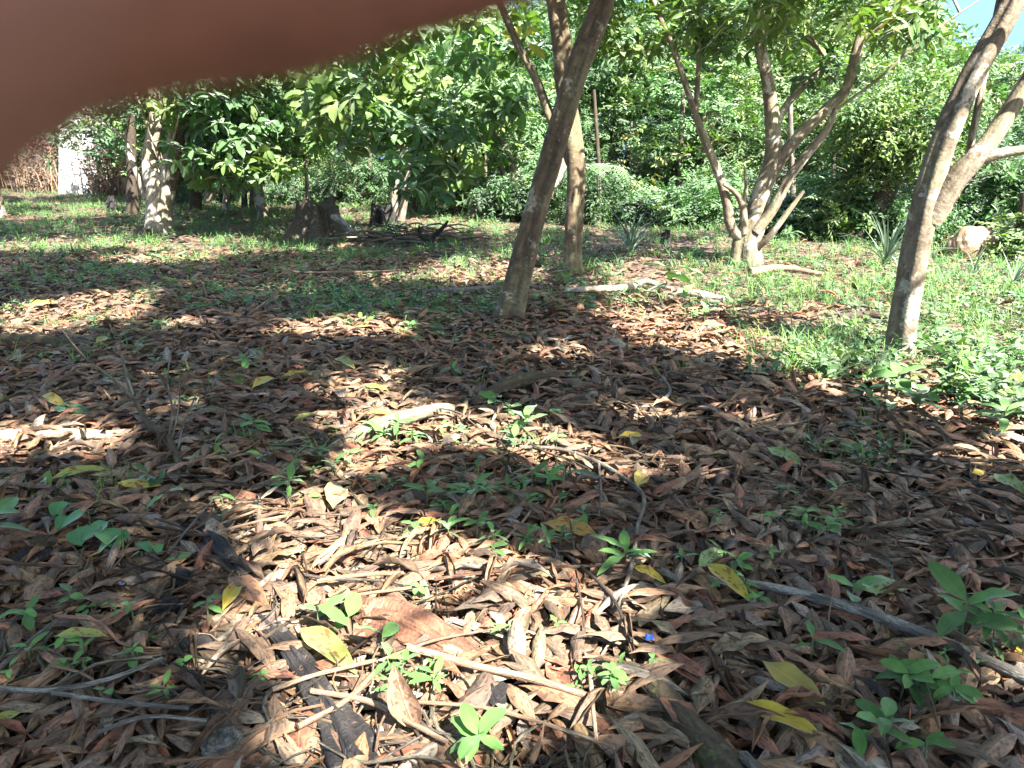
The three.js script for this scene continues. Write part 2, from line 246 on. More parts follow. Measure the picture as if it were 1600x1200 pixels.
// ---------------------------------------------------------------- the ground
const soilMap = dataTex(1024, 1024, (u, v) => {
  const n = fbm(u * 8, v * 8, 401, 5, 8, 8), m = fbm(u * 60, v * 60, 411, 3, 60, 60), q = fbm(u * 130, v * 90, 421, 2, 130, 90);
  const k = 0.26 + 0.22 * (n - 0.5) + 0.34 * (m - 0.5) + 0.22 * (q - 0.5); const f = smooth(0.60, 0.66, fbm(u * 90, v * 40, 431, 2, 90, 40)) * 0.16;
  return [k + f * 1.1, k * 0.80 + f * 0.85, k * 0.62 + f * 0.65];
});
const soilBump = dataTex(1024, 1024, (u, v) => { const k = 0.6 * fbm(u * 40, v * 40, 441, 4, 40, 40) + 0.4 * fbm(u * 120, v * 120, 451, 2, 120, 120); return [k, k, k]; }, false);
{
  const n = 220, g = new Geo();
  const s = (i) => { const t = i / n * 2 - 1; return Math.sign(t) * (Math.abs(t) * 14 + Math.pow(Math.abs(t), 6) * 330); };
  for (let j = 0; j <= n; j++) for (let i = 0; i <= n; i++) { const x = s(i), z = -8 + s(j); g.v(V(x, gh(x, z), z), x / 2, z / 2); }
  for (let j = 0; j < n; j++) for (let i = 0; i < n; i++) { const a = j * (n + 1) + i; g.i.push(a, a + n + 1, a + 1, a + 1, a + n + 1, a + n + 2); }
  const m = shadowed(new THREE.Mesh(g.build(), std({ map: soilMap, bumpMap: soilBump, bumpScale: 0.02, roughness: 1 })));
  m.name = 'ground'; m.userData.kind = 'structure'; m.userData.label = 'brown forest soil under the leaf litter and grass'; scene.add(m);
}

// ---------------------------------------------------------------- trees
const GREEN = { lime: [0.13, 0.245, 0.025], mid: [0.06, 0.17, 0.028], deep: [0.034, 0.11, 0.024], blue: [0.045, 0.155, 0.045], mint: [0.09, 0.225, 0.045], yellow: [0.30, 0.30, 0.035], olive: [0.10, 0.14, 0.03] };
function crownSprays({ c, r, clumps, per, cr, seed, scale = 1, tones, gaps = false, shell = 0.5, lowest = -9, keep = null }) {
  const q = rng(seed), list = [], centres = [];
  for (let k = 0; k < clumps; k++) {
    const a = q() * Math.PI * 2, y = q() * 2 - 1, s = Math.sqrt(1 - y * y), f = Math.pow(lerp(shell ** 3, 1, q()), 1 / 3);
    const cc = V(c.x + Math.cos(a) * s * f * r[0], c.y + y * f * r[1], c.z + Math.sin(a) * s * f * r[2]); centres.push(cc);
    const tone = tones[Math.floor(q() * tones.length)], rad = cr * rr(q, 0.7, 1.25);
    for (let i = 0; i < per; i++) {
      const p = V(cc.x + gauss(q) * rad * 1.15, cc.y + gauss(q) * rad * 0.75, cc.z + gauss(q) * rad * 1.15);
      const e = new THREE.Euler(gauss(q) * 0.7, q() * 6.283, gauss(q) * 0.7), sc = scale * rr(q, 0.75, 1.25), cl = q() < 0.012 ? vary(GREEN.yellow, q) : vary(tone, q, 0.3, 0.12);
      if (p.y < lowest || (gaps && sunlitBelow(p, q)) || (keep && !keep(p))) continue;
      list.push({ m: compose(p, e, sc), c: cl });
    }
  }
  return { list, centres };
}
function addCrown(tree, spec) {
  const { list, centres } = crownSprays(spec), kinds = SPRAY[spec.kind];
  const o = tree.position; const back = new THREE.Matrix4().makeTranslation(-o.x, -o.y, -o.z);
  const sets = kinds.map(() => []); list.forEach((e, i) => { e.m.premultiply(back); sets[i % kinds.length].push(e); });
  sets.forEach((s, i) => { if (s.length) inst('crown', kinds[i], leafMat, s, tree).userData.kind = 'stuff'; });
  return centres;
}
const rel = (pts, o) => pts.map(p => V(p.x - o.x, p.y - o.y, p.z - o.z));
// stems: [{ pts, r, name, opt }] in world places; twigs reach from a fork to clumps of the crown
function tree({ name, label, group, bark, stems, crowns = [], twigs = 0, fork = null, seed = 1, twigR = 0.03 }) {
  const o = stems[0].pts[0], t = thing(name, label, 'tree', group, V(o.x, o.y, o.z)); const q = rng(seed + 900);
  stems.forEach((s, i) => part(s.name ?? (i ? 'branch' : 'trunk'), limb(rel(s.pts, o), s.r, { sides: 14, seed: seed * 3 + i, ...s.opt }), s.bark ?? bark, t));
  crowns.forEach((c, k) => {
    const cs = addCrown(t, { seed: seed * 31 + k, ...c });
    if (!twigs) return;
    const from = fork ?? stems.map(s => s.pts[s.pts.length - 1]);
    for (let i = 0; i < Math.min(twigs, cs.length); i++) {
      const f = from[i % from.length], e = cs[i], mid = V(lerp(f.x, e.x, 0.5) + gauss(q) * 0.25, lerp(f.y, e.y, 0.5) + 0.2 + gauss(q) * 0.15, lerp(f.z, e.z, 0.5) + gauss(q) * 0.25);
      part('branch', limb(rel([f, mid, e], o), [twigR, twigR * 0.6, twigR * 0.2], { sides: 6, seg: 8, seed: i, cap: false }), bark, t);
    }
  });
  return t;
}
const below = (p, d = 0.08) => V(p.x, p.y - d, p.z);

// --- the leaning trunk in the middle
{
  const b = G(790, 502), z = -b.z;
  tree({ name: 'leaning_tree', label: 'slender grooved tree trunk leaning right, foot in the dry leaves at the middle', bark: B.tan, seed: 11,
    stems: [{ pts: [below(b), P(806, 450, z), P(833, 345, z - 0.05), P(866, 230, z - 0.1), P(902, 110, z - 0.15), P(943, 0, z - 0.2), P(985, -170, z - 0.4), P(1015, -360, z - 0.6), P(1040, -520, z - 0.8)], r: [0.165, 0.118, 0.103, 0.098, 0.097, 0.095, 0.09, 0.08, 0.06], opt: { flute: 0.35, lobes: 3, sides: 28, rough: 0.06, twist: 0.25 } }],
    crowns: [{ kind: 'mango', c: V(0.5, 5.9, -5.6), r: [4.0, 1.3, 3.0], clumps: 150, per: 24, cr: 0.5, tones: [GREEN.mid, GREEN.lime, GREEN.deep], gaps: true, lowest: 4.0 }], twigs: 14 });  // crown out of view, spread wide to shade the left middle ground
}
// --- the straight tree behind it, with a limb to the left
{
  const b = G(896, 428), z = -b.z;
  tree({ name: 'forked_tree', label: 'straight brown tree just right of the leaning trunk, limb forking off to the left', bark: B.tan, seed: 12,
    stems: [
      { pts: [below(b), P(895, 395, z), P(898, 330, z), P(900, 260, z), P(894, 205, z), P(882, 130, z), P(877, 60, z), P(868, 0, z), P(862, -90, z), P(858, -200, z)], r: [0.15, 0.125, 0.118, 0.12, 0.118, 0.115, 0.115, 0.11, 0.09, 0.07], opt: { flute: 0.3, lobes: 2, sides: 24, rough: 0.08 } },
      { pts: [P(893, 255, z + 0.02), P(876, 215, z + 0.05), P(858, 178, z + 0.1), P(836, 120, z + 0.2), P(812, 75, z + 0.3), P(792, 30, z + 0.35), P(765, -40, z + 0.4)], r: [0.075, 0.07, 0.062, 0.055, 0.05, 0.05, 0.04] },
    ],
    crowns: [{ kind: 'mango', c: V(0.3, 6.0, -10.6), r: [2.6, 1.8, 2.4], clumps: 70, per: 20, cr: 0.5, tones: [GREEN.mid, GREEN.lime], gaps: true, lowest: 3.9 }], twigs: 12 });
}
// --- the many-stemmed tree with broad leaves
{
  const b = G(1166, 416), z = -b.z;
  const S = (pts, r, o) => ({ pts: pts.map(([x, y, d = 0]) => P(x, y, z + d)), r, opt: { rough: 0.12, ...o } });
  const st = [
    { pts: [below(b), P(1166, 398, z), P(1168, 372, z), P(1178, 345, z)], r: [0.26, 0.22, 0.2, 0.17], opt: { rough: 0.14, flute: 0.2, lobes: 5, sides: 24 } },
    S([[1158, 372, -0.05], [1142, 352, -0.1], [1136, 318, -0.1], [1122, 270, -0.1], [1104, 225, -0.1], [1087, 180, -0.1]], [0.09, 0.075, 0.068, 0.062, 0.058, 0.05]),
    S([[1087, 180, -0.1], [1090, 130, -0.1], [1093, 60, -0.05], [1092, 0, 0], [1090, -60, 0]], [0.04, 0.034, 0.03, 0.028, 0.02]),
    S([[1087, 180, -0.1], [1072, 135, -0.15], [1052, 75, -0.2], [1030, 25, -0.3], [1010, -30, -0.3]], [0.042, 0.04, 0.038, 0.034, 0.025]),
    S([[1162, 365, -0.12], [1160, 320, -0.15], [1146, 298, -0.2], [1130, 288, -0.25]], [0.06, 0.05, 0.035, 0.02]),
    S([[1162, 318, -0.15], [1166, 290, -0.15], [1163, 262, -0.15]], [0.035, 0.025, 0.015]),
    S([[1178, 350, 0], [1190, 300, 0], [1206, 255, 0], [1208, 205, 0.05], [1200, 130, 0.1], [1188, 70, 0.15], [1190, 0, 0.2], [1195, -60, 0.2]], [0.15, 0.13, 0.115, 0.105, 0.085, 0.08, 0.07, 0.05]),
    S([[1200, 280, 0.02], [1222, 245, 0], [1246, 215, -0.05], [1290, 172, -0.1], [1322, 140, -0.15], [1334, 98, -0.2], [1348, 55, -0.2], [1395, 28, -0.25], [1440, 0, -0.3], [1490, -35, -0.3]], [0.105, 0.09, 0.08, 0.078, 0.072, 0.07, 0.066, 0.06, 0.055, 0.04]),
    S([[1180, 362, -0.15], [1206, 330, -0.2], [1232, 280, -0.25], [1262, 240, -0.28], [1290, 205, -0.3], [1306, 170, -0.3]], [0.08, 0.07, 0.066, 0.06, 0.05, 0.035]),
    S([[1208, 205, 0.05], [1228, 165, 0.15], [1262, 128, 0.2], [1290, 90, 0.3], [1200 + 60, 60, 0.4]], [0.06, 0.05, 0.045, 0.035, 0.02]),
    S([[1185, 385, -0.1], [1200, 372, -0.2], [1232, 330, -0.3], [1256, 298, -0.35]], [0.05, 0.045, 0.036, 0.022]),
    S([[1306, 172, -0.3], [1370, 125, -0.4], [1430, 72, -0.5], [1500, 20, -0.6], [1560, -20, -0.6]], [0.022, 0.018, 0.016, 0.012, 0.008]),
  ];
  const keepOut = (p) => { const [x, y] = toPx(p.x, p.y, p.z); const n = vnoise(x / 55, y / 55, 5); if (x > 1480 && y < 70) return false; return (y < 70 + (x > 1180 && x < 1420 ? 75 : 10) && n > 0.3) || n > 0.66; };
  tree({ name: 'many_stemmed_tree', label: 'pale barked tree splitting near the ground into several crooked stems', bark: B.pale, seed: 13, stems: st,
    crowns: [{ kind: 'mango', c: V(3.9, 4.1, -11.0), r: [3.4, 1.7, 2.4], clumps: 160, per: 11, cr: 0.34, scale: 1.1, tones: [GREEN.lime, GREEN.lime, GREEN.mid], lowest: 1.9, keep: keepOut, shell: 0.2 }], twigs: 10, twigR: 0.02,
    fork: [st[2], st[3], st[6], st[7], st[9], st[11]].map(s => s.pts[s.pts.length - 2]) });
}
// --- the tree at the right edge
{
  const b = G(1408, 566), z = -b.z;
  tree({ name: 'forked_smooth_tree', label: 'smooth pale barked tree leaning right, forked above its foot by the lush weeds', bark: B.pale, seed: 14,
    stems: [
      { pts: [below(b), P(1409, 530, z), P(1418, 470, z), P(1432, 390, z), P(1447, 320, z), P(1468, 245, z), P(1488, 190, z), P(1525, 110, z), P(1560, 50, z), P(1592, -10, z), P(1640, -120, z + 0.1), P(1690, -300, z + 0.2), P(1720, -480, z + 0.2)], r: [0.145, 0.108, 0.1, 0.1, 0.098, 0.09, 0.088, 0.08, 0.078, 0.075, 0.07, 0.06, 0.05], opt: { flute: 0.22, lobes: 3, sides: 26, rough: 0.05, twist: 0.15 } },
      { pts: [P(1452, 345, z - 0.02), P(1470, 315, z - 0.05), P(1500, 272, z - 0.08), P(1535, 235, z - 0.1), P(1570, 185, z - 0.1), P(1610, 120, z - 0.1), P(1670, 20, z - 0.1), P(1740, -120, z)], r: [0.085, 0.08, 0.076, 0.068, 0.06, 0.056, 0.05, 0.04], opt: { sides: 20, rough: 0.05 } },
      { pts: [P(1525, 250, z - 0.1), P(1552, 243, z - 0.14), P(1580, 236, z - 0.16), P(1620, 232, z - 0.2), P(1680, 215, z - 0.2)], r: [0.045, 0.036, 0.032, 0.03, 0.02], opt: { rough: 0.05 } },
      { pts: [P(1462, 345, z + 0.06), P(1490, 305, z + 0.12), P(1510, 260, z + 0.18)], r: [0.05, 0.04, 0.01], name: 'dead_branch', bark: B.wood },
    ],
    crowns: [{ kind: 'mango', c: V(4.6, 5.4, -4.8), r: [2.9, 1.5, 2.9], clumps: 70, per: 20, cr: 0.5, tones: [GREEN.mid, GREEN.lime, GREEN.deep], gaps: true, lowest: 3.6 }], twigs: 14 });
}
// --- the mossy white trunk on the left
{
  const b = G(248, 366), z = -b.z;
  const t = tree({ name: 'white_barked_tree', label: 'stout white barked tree with a green mossy foot, forking low, far left', bark: B.white, seed: 15,
    stems: [
      { pts: [below(b, 0.1), P(248, 345, z), P(248, 320, z), P(252, 295, z), P(258, 272, z)], r: [0.30, 0.255, 0.245, 0.27, 0.22], opt: { sides: 22, rough: 0.1 } },
      { pts: [P(243, 290, z), P(236, 262, z), P(238, 225, z), P(244, 190, z), P(240, 140, z), P(232, 80, z)], r: [0.2, 0.17, 0.15, 0.13, 0.12, 0.09] },
      { pts: [P(262, 292, z), P(268, 255, z - 0.1), P(276, 215, z - 0.2), P(290, 175, z - 0.3), P(310, 130, z - 0.4), P(330, 70, z - 0.5)], r: [0.19, 0.17, 0.155, 0.14, 0.11, 0.08], bark: B.grey },
      { pts: [P(230, 310, z + 0.1), P(218, 280, z + 0.1), P(204, 245, z + 0.1), P(196, 215, z + 0.2)], r: [0.09, 0.07, 0.06, 0.03] },
    ],
    crowns: [{ kind: 'mango', c: V(-7.2, 4.1, -14.6), r: [3.4, 1.7, 2.8], clumps: 90, per: 18, cr: 0.5, tones: [GREEN.deep, GREEN.mid, GREEN.blue], lowest: 2.1 }], twigs: 10 });
  const mossSock = limb([V(0.0, -0.06, 0.01), V(0, 0.1, 0.01), V(0, 0.24, 0.01)], [0.35, 0.29, 0.262], { sides: 20, rough: 0.16, seed: 5, cap: false });
  part('moss', mossSock, B.moss, t);
}
// --- big-leafed trees over the left middle
function broadTree(px, py, label, c, r, seed, tones, n = 60, stemsPx = null) {
  const b = G(px, py), z = -b.z; const sp = stemsPx ?? [[[px + 2, py - 40], [px - 2, py - 80], [px + 6, py - 140]]];
  return tree({ name: 'broad_leafed_tree', label, bark: B.grey, seed, group: 'low trees with large drooping leaves',
    stems: sp.map((s, i) => ({ pts: [i ? P(s[0][0], s[0][1], z) : below(b), ...s.slice(i ? 1 : 0).map(([x, y]) => P(x, y, z))], r: [0.10, 0.08, 0.065, 0.05, 0.04].slice(0, s.length + (i ? 0 : 1)), name: i ? 'branch' : 'trunk' })),
    crowns: [{ kind: 'broad', c, r, clumps: n, per: 6, cr: 0.36, tones, shell: 0.3, lowest: c.y - r[1] - 0.25 }], twigs: 16, twigR: 0.025 });
}
broadTree(623, 348, 'low tree with large glossy drooping leaves beside the jagged dark stump', P(655, 120, 13.2), [1.9, 1.75, 1.4], 21, [GREEN.mint, GREEN.lime, GREEN.lime], 38, [[[616, 310], [622, 270], [630, 225]], [[626, 345], [634, 300], [640, 250], [665, 215]]]);
broadTree(352, 335, 'low tree with large bright leaves standing right of the white barked tree', P(350, 215, 15.2), [1.3, 0.9, 1.1], 22, [GREEN.mint, GREEN.lime, GREEN.mid], 32);
broadTree(556, 318, 'low tree with large dark leaves behind the wide grey stump', P(505, 95, 15.5), [2.4, 1.45, 1.5], 23, [GREEN.lime, GREEN.mint, GREEN.lime], 34);
broadTree(460, 312, 'thin dark tree with large shaded leaves left of the wide grey stump', P(425, 120, 17), [2.0, 1.5, 1.4], 24, [GREEN.mint, GREEN.lime], 28);
// --- out of view: mango trees placed so their crowns shade the foreground and hand
{
  const b = V(4.6, gh(4.6, -0.4), -0.4);
  tree({ name: 'unseen_mango_tree', label: 'unseen mango tree beyond the right edge, its crown shading the leaf litter', bark: B.dark, seed: 31, group: 'unseen mango trees shading the foreground',
    stems: [{ pts: [below(b), V(4.6, 1.2, -0.4), V(4.5, 2.6, -0.35), V(4.2, 4.0, -0.3)], r: [0.3, 0.24, 0.2, 0.14] }],
    crowns: [{ kind: 'mango', c: V(2.6, 5.6, -0.6), r: [5.4, 1.3, 4.6], clumps: 330, per: 26, cr: 0.55, tones: [GREEN.mid, GREEN.deep, GREEN.olive], gaps: true, lowest: 3.7, shell: 0 }], twigs: 30, twigR: 0.05 });
}
{
  const b = V(-6.4, gh(-6.4, -4.4), -4.4);
  tree({ name: 'unseen_mango_tree', label: 'unseen mango tree beyond the left edge, crown shading the left middle ground', bark: B.dark, seed: 33, group: 'unseen mango trees shading the foreground',
    stems: [{ pts: [below(b), V(-6.4, 1.4, -4.4), V(-6.2, 2.8, -4.5), V(-5.8, 4.2, -4.7)], r: [0.3, 0.24, 0.2, 0.14] }],
    crowns: [{ kind: 'mango', c: V(-4.4, 5.9, -5.6), r: [3.8, 1.3, 3.2], clumps: 150, per: 24, cr: 0.55, tones: [GREEN.mid, GREEN.deep], gaps: true, lowest: 4.1, shell: 0 }], twigs: 16, twigR: 0.05 });
}
{
  const b = V(2.4, gh(2.4, 5.2), 5.2);
  tree({ name: 'unseen_mango_tree', label: 'unseen mango tree behind the viewer, crown overhead shading the hand', bark: B.dark, seed: 32, group: 'unseen mango trees shading the foreground',
    stems: [{ pts: [below(b), V(2.4, 1.4, 5.1), V(2.3, 2.8, 5.0), V(2.2, 4.2, 4.8)], r: [0.3, 0.24, 0.2, 0.14] }],
    crowns: [{ kind: 'mango', c: V(2.0, 6.0, 4.2), r: [4.2, 1.5, 3.4], clumps: 130, per: 18, cr: 0.55, tones: [GREEN.mid, GREEN.deep], gaps: true, lowest: 4, shell: 0 }], twigs: 16, twigR: 0.05 });
}

// ---------------------------------------------------------------- the wood behind
const LANDMARK = [[60, 'the dry red brush'], [180, 'the buttressed pale trunk'], [300, 'the white barked tree'], [480, 'the wide grey stump'], [620, 'the jagged dark stump'], [760, 'the debris heap'], [850, 'the leaning trunk'], [950, 'the straight brown tree'], [1050, 'the spiky rosette'], [1180, 'the many-stemmed tree'], [1330, 'the crooked limb'], [1440, 'the forked smooth tree'], [1530, 'the grey boulder'], [1e9, 'the right edge']];
const markAt = (x) => LANDMARK.find(l => x < l[0])[1];
const TONE_WORD = new Map([[GREEN.lime, 'yellow-green'], [GREEN.mid, 'fresh green'], [GREEN.deep, 'dark green'], [GREEN.blue, 'bluish green'], [GREEN.mint, 'pale green'], [GREEN.olive, 'olive green']]);
const rows = [
  // z, spacing, height, crown radius, sprays per clump, clumps, scale, words
  { z: 21, n: 8, x0: -15, x1: 15, h: [3.6, 5.2], cr: [1.9, 1.5], per: 11, clumps: 60, sc: 1.3, w: 'in the front rank of the wood' },
  { z: 27, n: 9, x0: -20, x1: 19, h: [5.2, 7.4], cr: [2.5, 2.1], per: 12, clumps: 80, sc: 1.45, w: 'in the second rank of the wood' },
  { z: 36, n: 10, x0: -27, x1: 28, h: [7.5, 9.5], cr: [3.4, 3.2], per: 14, clumps: 110, sc: 1.7, w: 'deeper in the wood' },
  { z: 50, n: 10, x0: -38, x1: 38, h: [9, 12.5], cr: [4.8, 4.8], per: 14, clumps: 130, sc: 2.2, w: 'at the far back of the wood' },
];
const wq = rng(4242);
const BARKS = [B.dark, B.grey, B.grey, B.tan];
rows.forEach((row, ri) => {
  for (let i = 0; i < row.n; i++) {
    const x = lerp(row.x0, row.x1, (i + 0.5) / row.n) + rr(wq, -1, 1), z = -(row.z + rr(wq, -2.2, 2.2)); const [px] = toPx(x, 1.5, z);
    const corner = px > 1440 && px < 1680;
    let h = rr(wq, ...row.h); if (corner) h = Math.min(h, 1.5 + Math.abs(z) * 0.115);
    const pal = [[GREEN.lime, GREEN.mint], [GREEN.mid, GREEN.lime], [GREEN.mint, GREEN.mid], [GREEN.blue, GREEN.mint], [GREEN.mint, GREEN.lime], [GREEN.lime, GREEN.mint]][Math.floor(wq() * 6)];
    const kind = ['mango', 'mango', 'small', 'pinn'][Math.floor(wq() * 4)], b = V(x, gh(x, z), z), lean = rr(wq, -0.6, 0.6), y1 = h * 0.45;
    // clear sight lines into the wood beside the leaning trunk
    if (ri === 0 && (px > 940 && px < 1060)) { wq(); continue; }
    const rad = 0.10 + 0.035 * ri + rr(wq, 0, 0.05);
    tree({ name: 'woodland_tree', label: `${TONE_WORD.get(pal[0])} ${kind === 'small' ? 'fine-leafed' : kind === 'pinn' ? 'feathery' : 'leafy'} tree ${row.w}, behind ${markAt(px)}`, group: 'trees of the wood behind the clearing', bark: BARKS[Math.floor(wq() * 4)], seed: 1000 + ri * 50 + i,
      stems: [{ pts: [below(b, 0.2), V(x + lean * 0.3, y1 * 0.5, z), V(x + lean * 0.6, y1, z + rr(wq, -0.3, 0.3)), V(x + lean, h * 0.8, z)], r: [rad * 1.3, rad, rad * 0.85, rad * 0.4], opt: { sides: 10 } }],
      crowns: [{ kind, c: V(x + lean * 0.7, h * 0.62, z), r: [row.cr[0] * rr(wq, 0.85, 1.2), h * 0.42, row.cr[0]], clumps: row.clumps, per: row.per, cr: 0.42 * row.sc, scale: row.sc * (kind === 'small' ? 1.3 : 1), tones: pal, shell: 0.55, lowest: ri === 0 ? 1.3 : 0.8 }],
      twigs: 5, twigR: rad * 0.5, fork: [V(x + lean * 0.6, y1, z)] });
  }
});
// tall drooping tree and palms
function special(name, label, kind, px, dist, h, c, r, tones, clumps, per, sc, seed, cr = 0.5, bark = B.dark) {
  const q = P(px, 330, dist), b = V(q.x, gh(q.x, q.z), q.z);
  return tree({ name, label, bark, seed, stems: [{ pts: [below(b, 0.2), V(b.x + 0.1, h * 0.4, b.z), V(b.x + 0.2, h * 0.85, b.z)], r: [0.22, 0.17, 0.06] }], crowns: [{ kind, c: V(b.x + c[0], c[1], b.z + c[2]), r, clumps, per, cr, scale: sc, tones, shell: 0.3 }], twigs: 6 });
}
special('weeping_tree', 'tall tree with long drooping needle-like foliage behind the many-stemmed tree', 'strand', 1265, 27, 8, [0, 5.6, 0], [1.6, 1.9, 1.4], [GREEN.mint, GREEN.blue], 50, 7, 1.25, 61);
special('broad_crowned_tree', 'tall leafy tree filling the view behind the straight brown tree', 'mango', 1010, 31, 9, [0, 6.5, 0], [3.6, 3.4, 3], [GREEN.mint, GREEN.lime, GREEN.mid], 110, 13, 1.6, 63, 0.7);
special('rounded_tree', 'rounded yellow-green small tree above a tangle of bare grey twigs and dark ivied trunk', 'small', 1372, 14.2, 2.3, [0.15, 2.0, 0], [1.2, 0.8, 1.0], [GREEN.lime, GREEN.lime, GREEN.mid], 75, 14, 1.0, 62, 0.3, B.dark);
{
  const q = G(1375, 372), t = thing('twig_tangle', 'tangle of bare grey twigs under the rounded yellow-green tree', 'twigs', null, V(q.x, q.y, -14.0)), w = rng(88);
  const bundle = [];
  for (let i = 0; i < 70; i++) { const a = V(gauss(w) * 0.9, 1.3 + gauss(w) * 0.2, gauss(w) * 0.5), l = rr(w, 0.3, 0.8), an = w() * 6.28; bundle.push(limb([a, V(a.x + Math.cos(an) * l * 0.5, a.y + rr(w, -0.1, 0.15), a.z + Math.sin(an) * l * 0.5), V(a.x + Math.cos(an + 0.5) * l, a.y + rr(w, -0.1, 0.25), a.z + Math.sin(an + 0.5) * l)], [0.011, 0.008, 0.003], { sides: 4, seg: 4, cap: false, seed: i })); }
  const m = part('twig', mergeGeometries(bundle), B.grey, t); m.userData.kind = 'stuff';
}
function palm(px, py, d, label, n, len, h, seed) {
  const q = P(px, py, d), w = rng(seed), y0 = gh(q.x, q.z), t = thing('palm', label, 'palm', 'palms in the wood', V(q.x, y0, q.z));
  part('trunk', limb([V(0, -0.1, 0), V(0.05, h * 0.5, 0), V(0, h, 0)], [0.07, 0.05, 0.045], { sides: 10, seed }), B.grey, t);
  const fg = frondGeo(seed, len, 16);
  for (let i = 0; i < n; i++) { const f = part('frond', fg, leafTint([0.09, 0.2, 0.05]), t); f.position.y = h; f.rotation.set(0, i / n * 6.283 + rr(w, -0.2, 0.2), rr(w, -0.35, 0.35), 'YZX'); }
}
palm(935, 260, 17.5, 'small palm with arching fronds just right of the straight brown tree', 7, 1.0, 1.1, 71);
palm(1310, 300, 16, 'small palm with one bright frond behind the many-stemmed tree', 8, 1.2, 0.8, 72);
palm(470, 195, 20, 'shaded palm above the wide grey stump', 10, 2.2, 2.0, 73);

// --- single trunks standing between the crowns
function pole(px, py, top, w, label, bark, seed, lean = 0, extra = null) {
  const b = G(px, py), z = -b.z, r = w / 1200 * z / 2;
  const st = [{ pts: [below(b, 0.1), P(px + lean * 0.3, lerp(py, top, 0.3), z), P(px + lean * 0.65, lerp(py, top, 0.65), z), P(px + lean, top, z)], r: [r * 1.35, r, r * 0.95, r * 0.8], opt: { sides: 10, rough: 0.12 } }];
  if (extra) for (const e of extra) st.push({ pts: e.map(([x, y]) => P(x, y, z)), r: e.map((_, i) => r * (0.7 - 0.12 * i)), name: 'branch' });
  return tree({ name: 'bare_tree', label, bark, seed, group: 'bare trunks at the edge of the wood', stems: st });
}
pole(207, 335, 170, 15, 'dark straight trunk left of the white barked tree', B.dark, 101, -3);
pole(326, 318, 180, 14, 'mottled trunk leaning right behind the white barked tree', B.grey, 102, 20);
pole(382, 326, 200, 8, 'thin dark trunk with a side limb, left of the wide grey stump', B.dark, 103, -4, [[[384, 300], [398, 278], [412, 262], [425, 258]]]);
pole(393, 326, 210, 7, 'thin dark trunk close beside another, left of the wide grey stump', B.dark, 104, 3);
pole(577, 322, 200, 9, 'slim dark trunk above the jagged stump', B.dark, 105, 0);
pole(712, 335, 190, 16, 'dark trunk behind the debris heap', B.dark, 106, 2);
pole(738, 322, 220, 7, 'thin upright pale trunk right of the debris heap', B.tan, 107, 0);
pole(757, 318, 230, 6, 'thinnest upright trunk right of the debris heap', B.tan, 108, 2);
pole(648, 330, 240, 8, 'mossy slim trunk behind the debris heap', B.moss, 109, 2);
pole(798, 325, 262, 10, 'short pale trunk just left of the leaning trunk', B.white, 110, 10);
pole(830, 352, 225, 17, 'pale sunlit trunk slanting right behind the leaning trunk', B.white, 111, 68);
pole(828, 335, 150, 14, 'dark arching trunk curving up to the left behind the leaning trunk', B.grey, 112, -70, [[[795, 285], [775, 245], [770, 205], [748, 165]]]);
pole(985, 322, 190, 4, 'thin pale stem in the dark gap of the wood', B.grey, 113, 2);
pole(998, 320, 180, 4, 'second thin pale stem in the dark gap of the wood', B.grey, 114, 4);
pole(1018, 321, 200, 4, 'third thin pale stem in the dark gap, leaning right', B.grey, 115, 10);
pole(962, 320, 200, 4, 'thin pale stem at the left side of the dark gap', B.grey, 116, -4);
pole(1592, 405, 300, 17, 'dark trunk at the right edge near the grey boulder', B.dark, 118, 10);
pole(940, 324, 140, 6, 'slim leaning trunk left of the dark gap', B.dark, 122, -12);
pole(1060, 330, 130, 8, 'slim dark trunk left of the many-stemmed tree', B.dark, 123, 8);
pole(1240, 335, 150, 8, 'slim grey trunk behind the many-stemmed tree', B.grey, 124, -6);
pole(1300, 340, 160, 7, 'slim dark trunk left of the rounded yellow-green tree', B.dark, 125, 5);
pole(680, 322, 200, 7, 'slim grey trunk behind the debris heap', B.grey, 126, 4);
pole(452, 300, 215, 6, 'thin far trunk left of the wide grey stump', B.grey, 119, 1);
pole(545, 300, 210, 7, 'far slim trunk right of the wide grey stump', B.dark, 120, 1);
// --- buttressed pale trunk
{
  const b = G(136, 303), z = -b.z, t = thing('buttressed_tree', 'huge pale grey buttressed trunk at the far left edge of the clearing', 'tree', null, V(b.x, b.y, b.z)), s = z / 1200;
  part('trunk', limb([V(0, -0.2, 0), V(0, 60 * s, 0), V(0, 130 * s, 0), V(0, 220 * s, 0), V(0, 400 * s, 0)], [30 * s, 25 * s, 22 * s, 21 * s, 18 * s], { sides: 16, rough: 0.08, seed: 9 }), B.ash, t);
  [[0.2, 38], [1.6, 38], [2.9, 40], [4.1, 36], [5.2, 38]].forEach(([a, w], i) => {
    const sh = new THREE.Shape(); sh.moveTo(0, -0.2); sh.lineTo(w * s * 1.15, -0.2); sh.quadraticCurveTo(w * s * 0.8, 55 * s, 22 * s, 118 * s); sh.lineTo(0, 140 * s); sh.closePath();
    const g = new THREE.ExtrudeGeometry(sh, { depth: 4 * s, bevelEnabled: true, bevelThickness: s * 1.5, bevelSize: s * 1.5, bevelSegments: 2, steps: 1, curveSegments: 10 }); g.translate(0, 0, -2 * s);
    const m = part('buttress', g, B.ash, t); m.rotation.y = a;
  });
  addCrown(t, { kind: 'mango', c: V(b.x, 13, b.z), r: [6, 3.5, 5], clumps: 60, per: 14, cr: 1.2, scale: 2.2, tones: [GREEN.mid, GREEN.deep], seed: 77 });
}
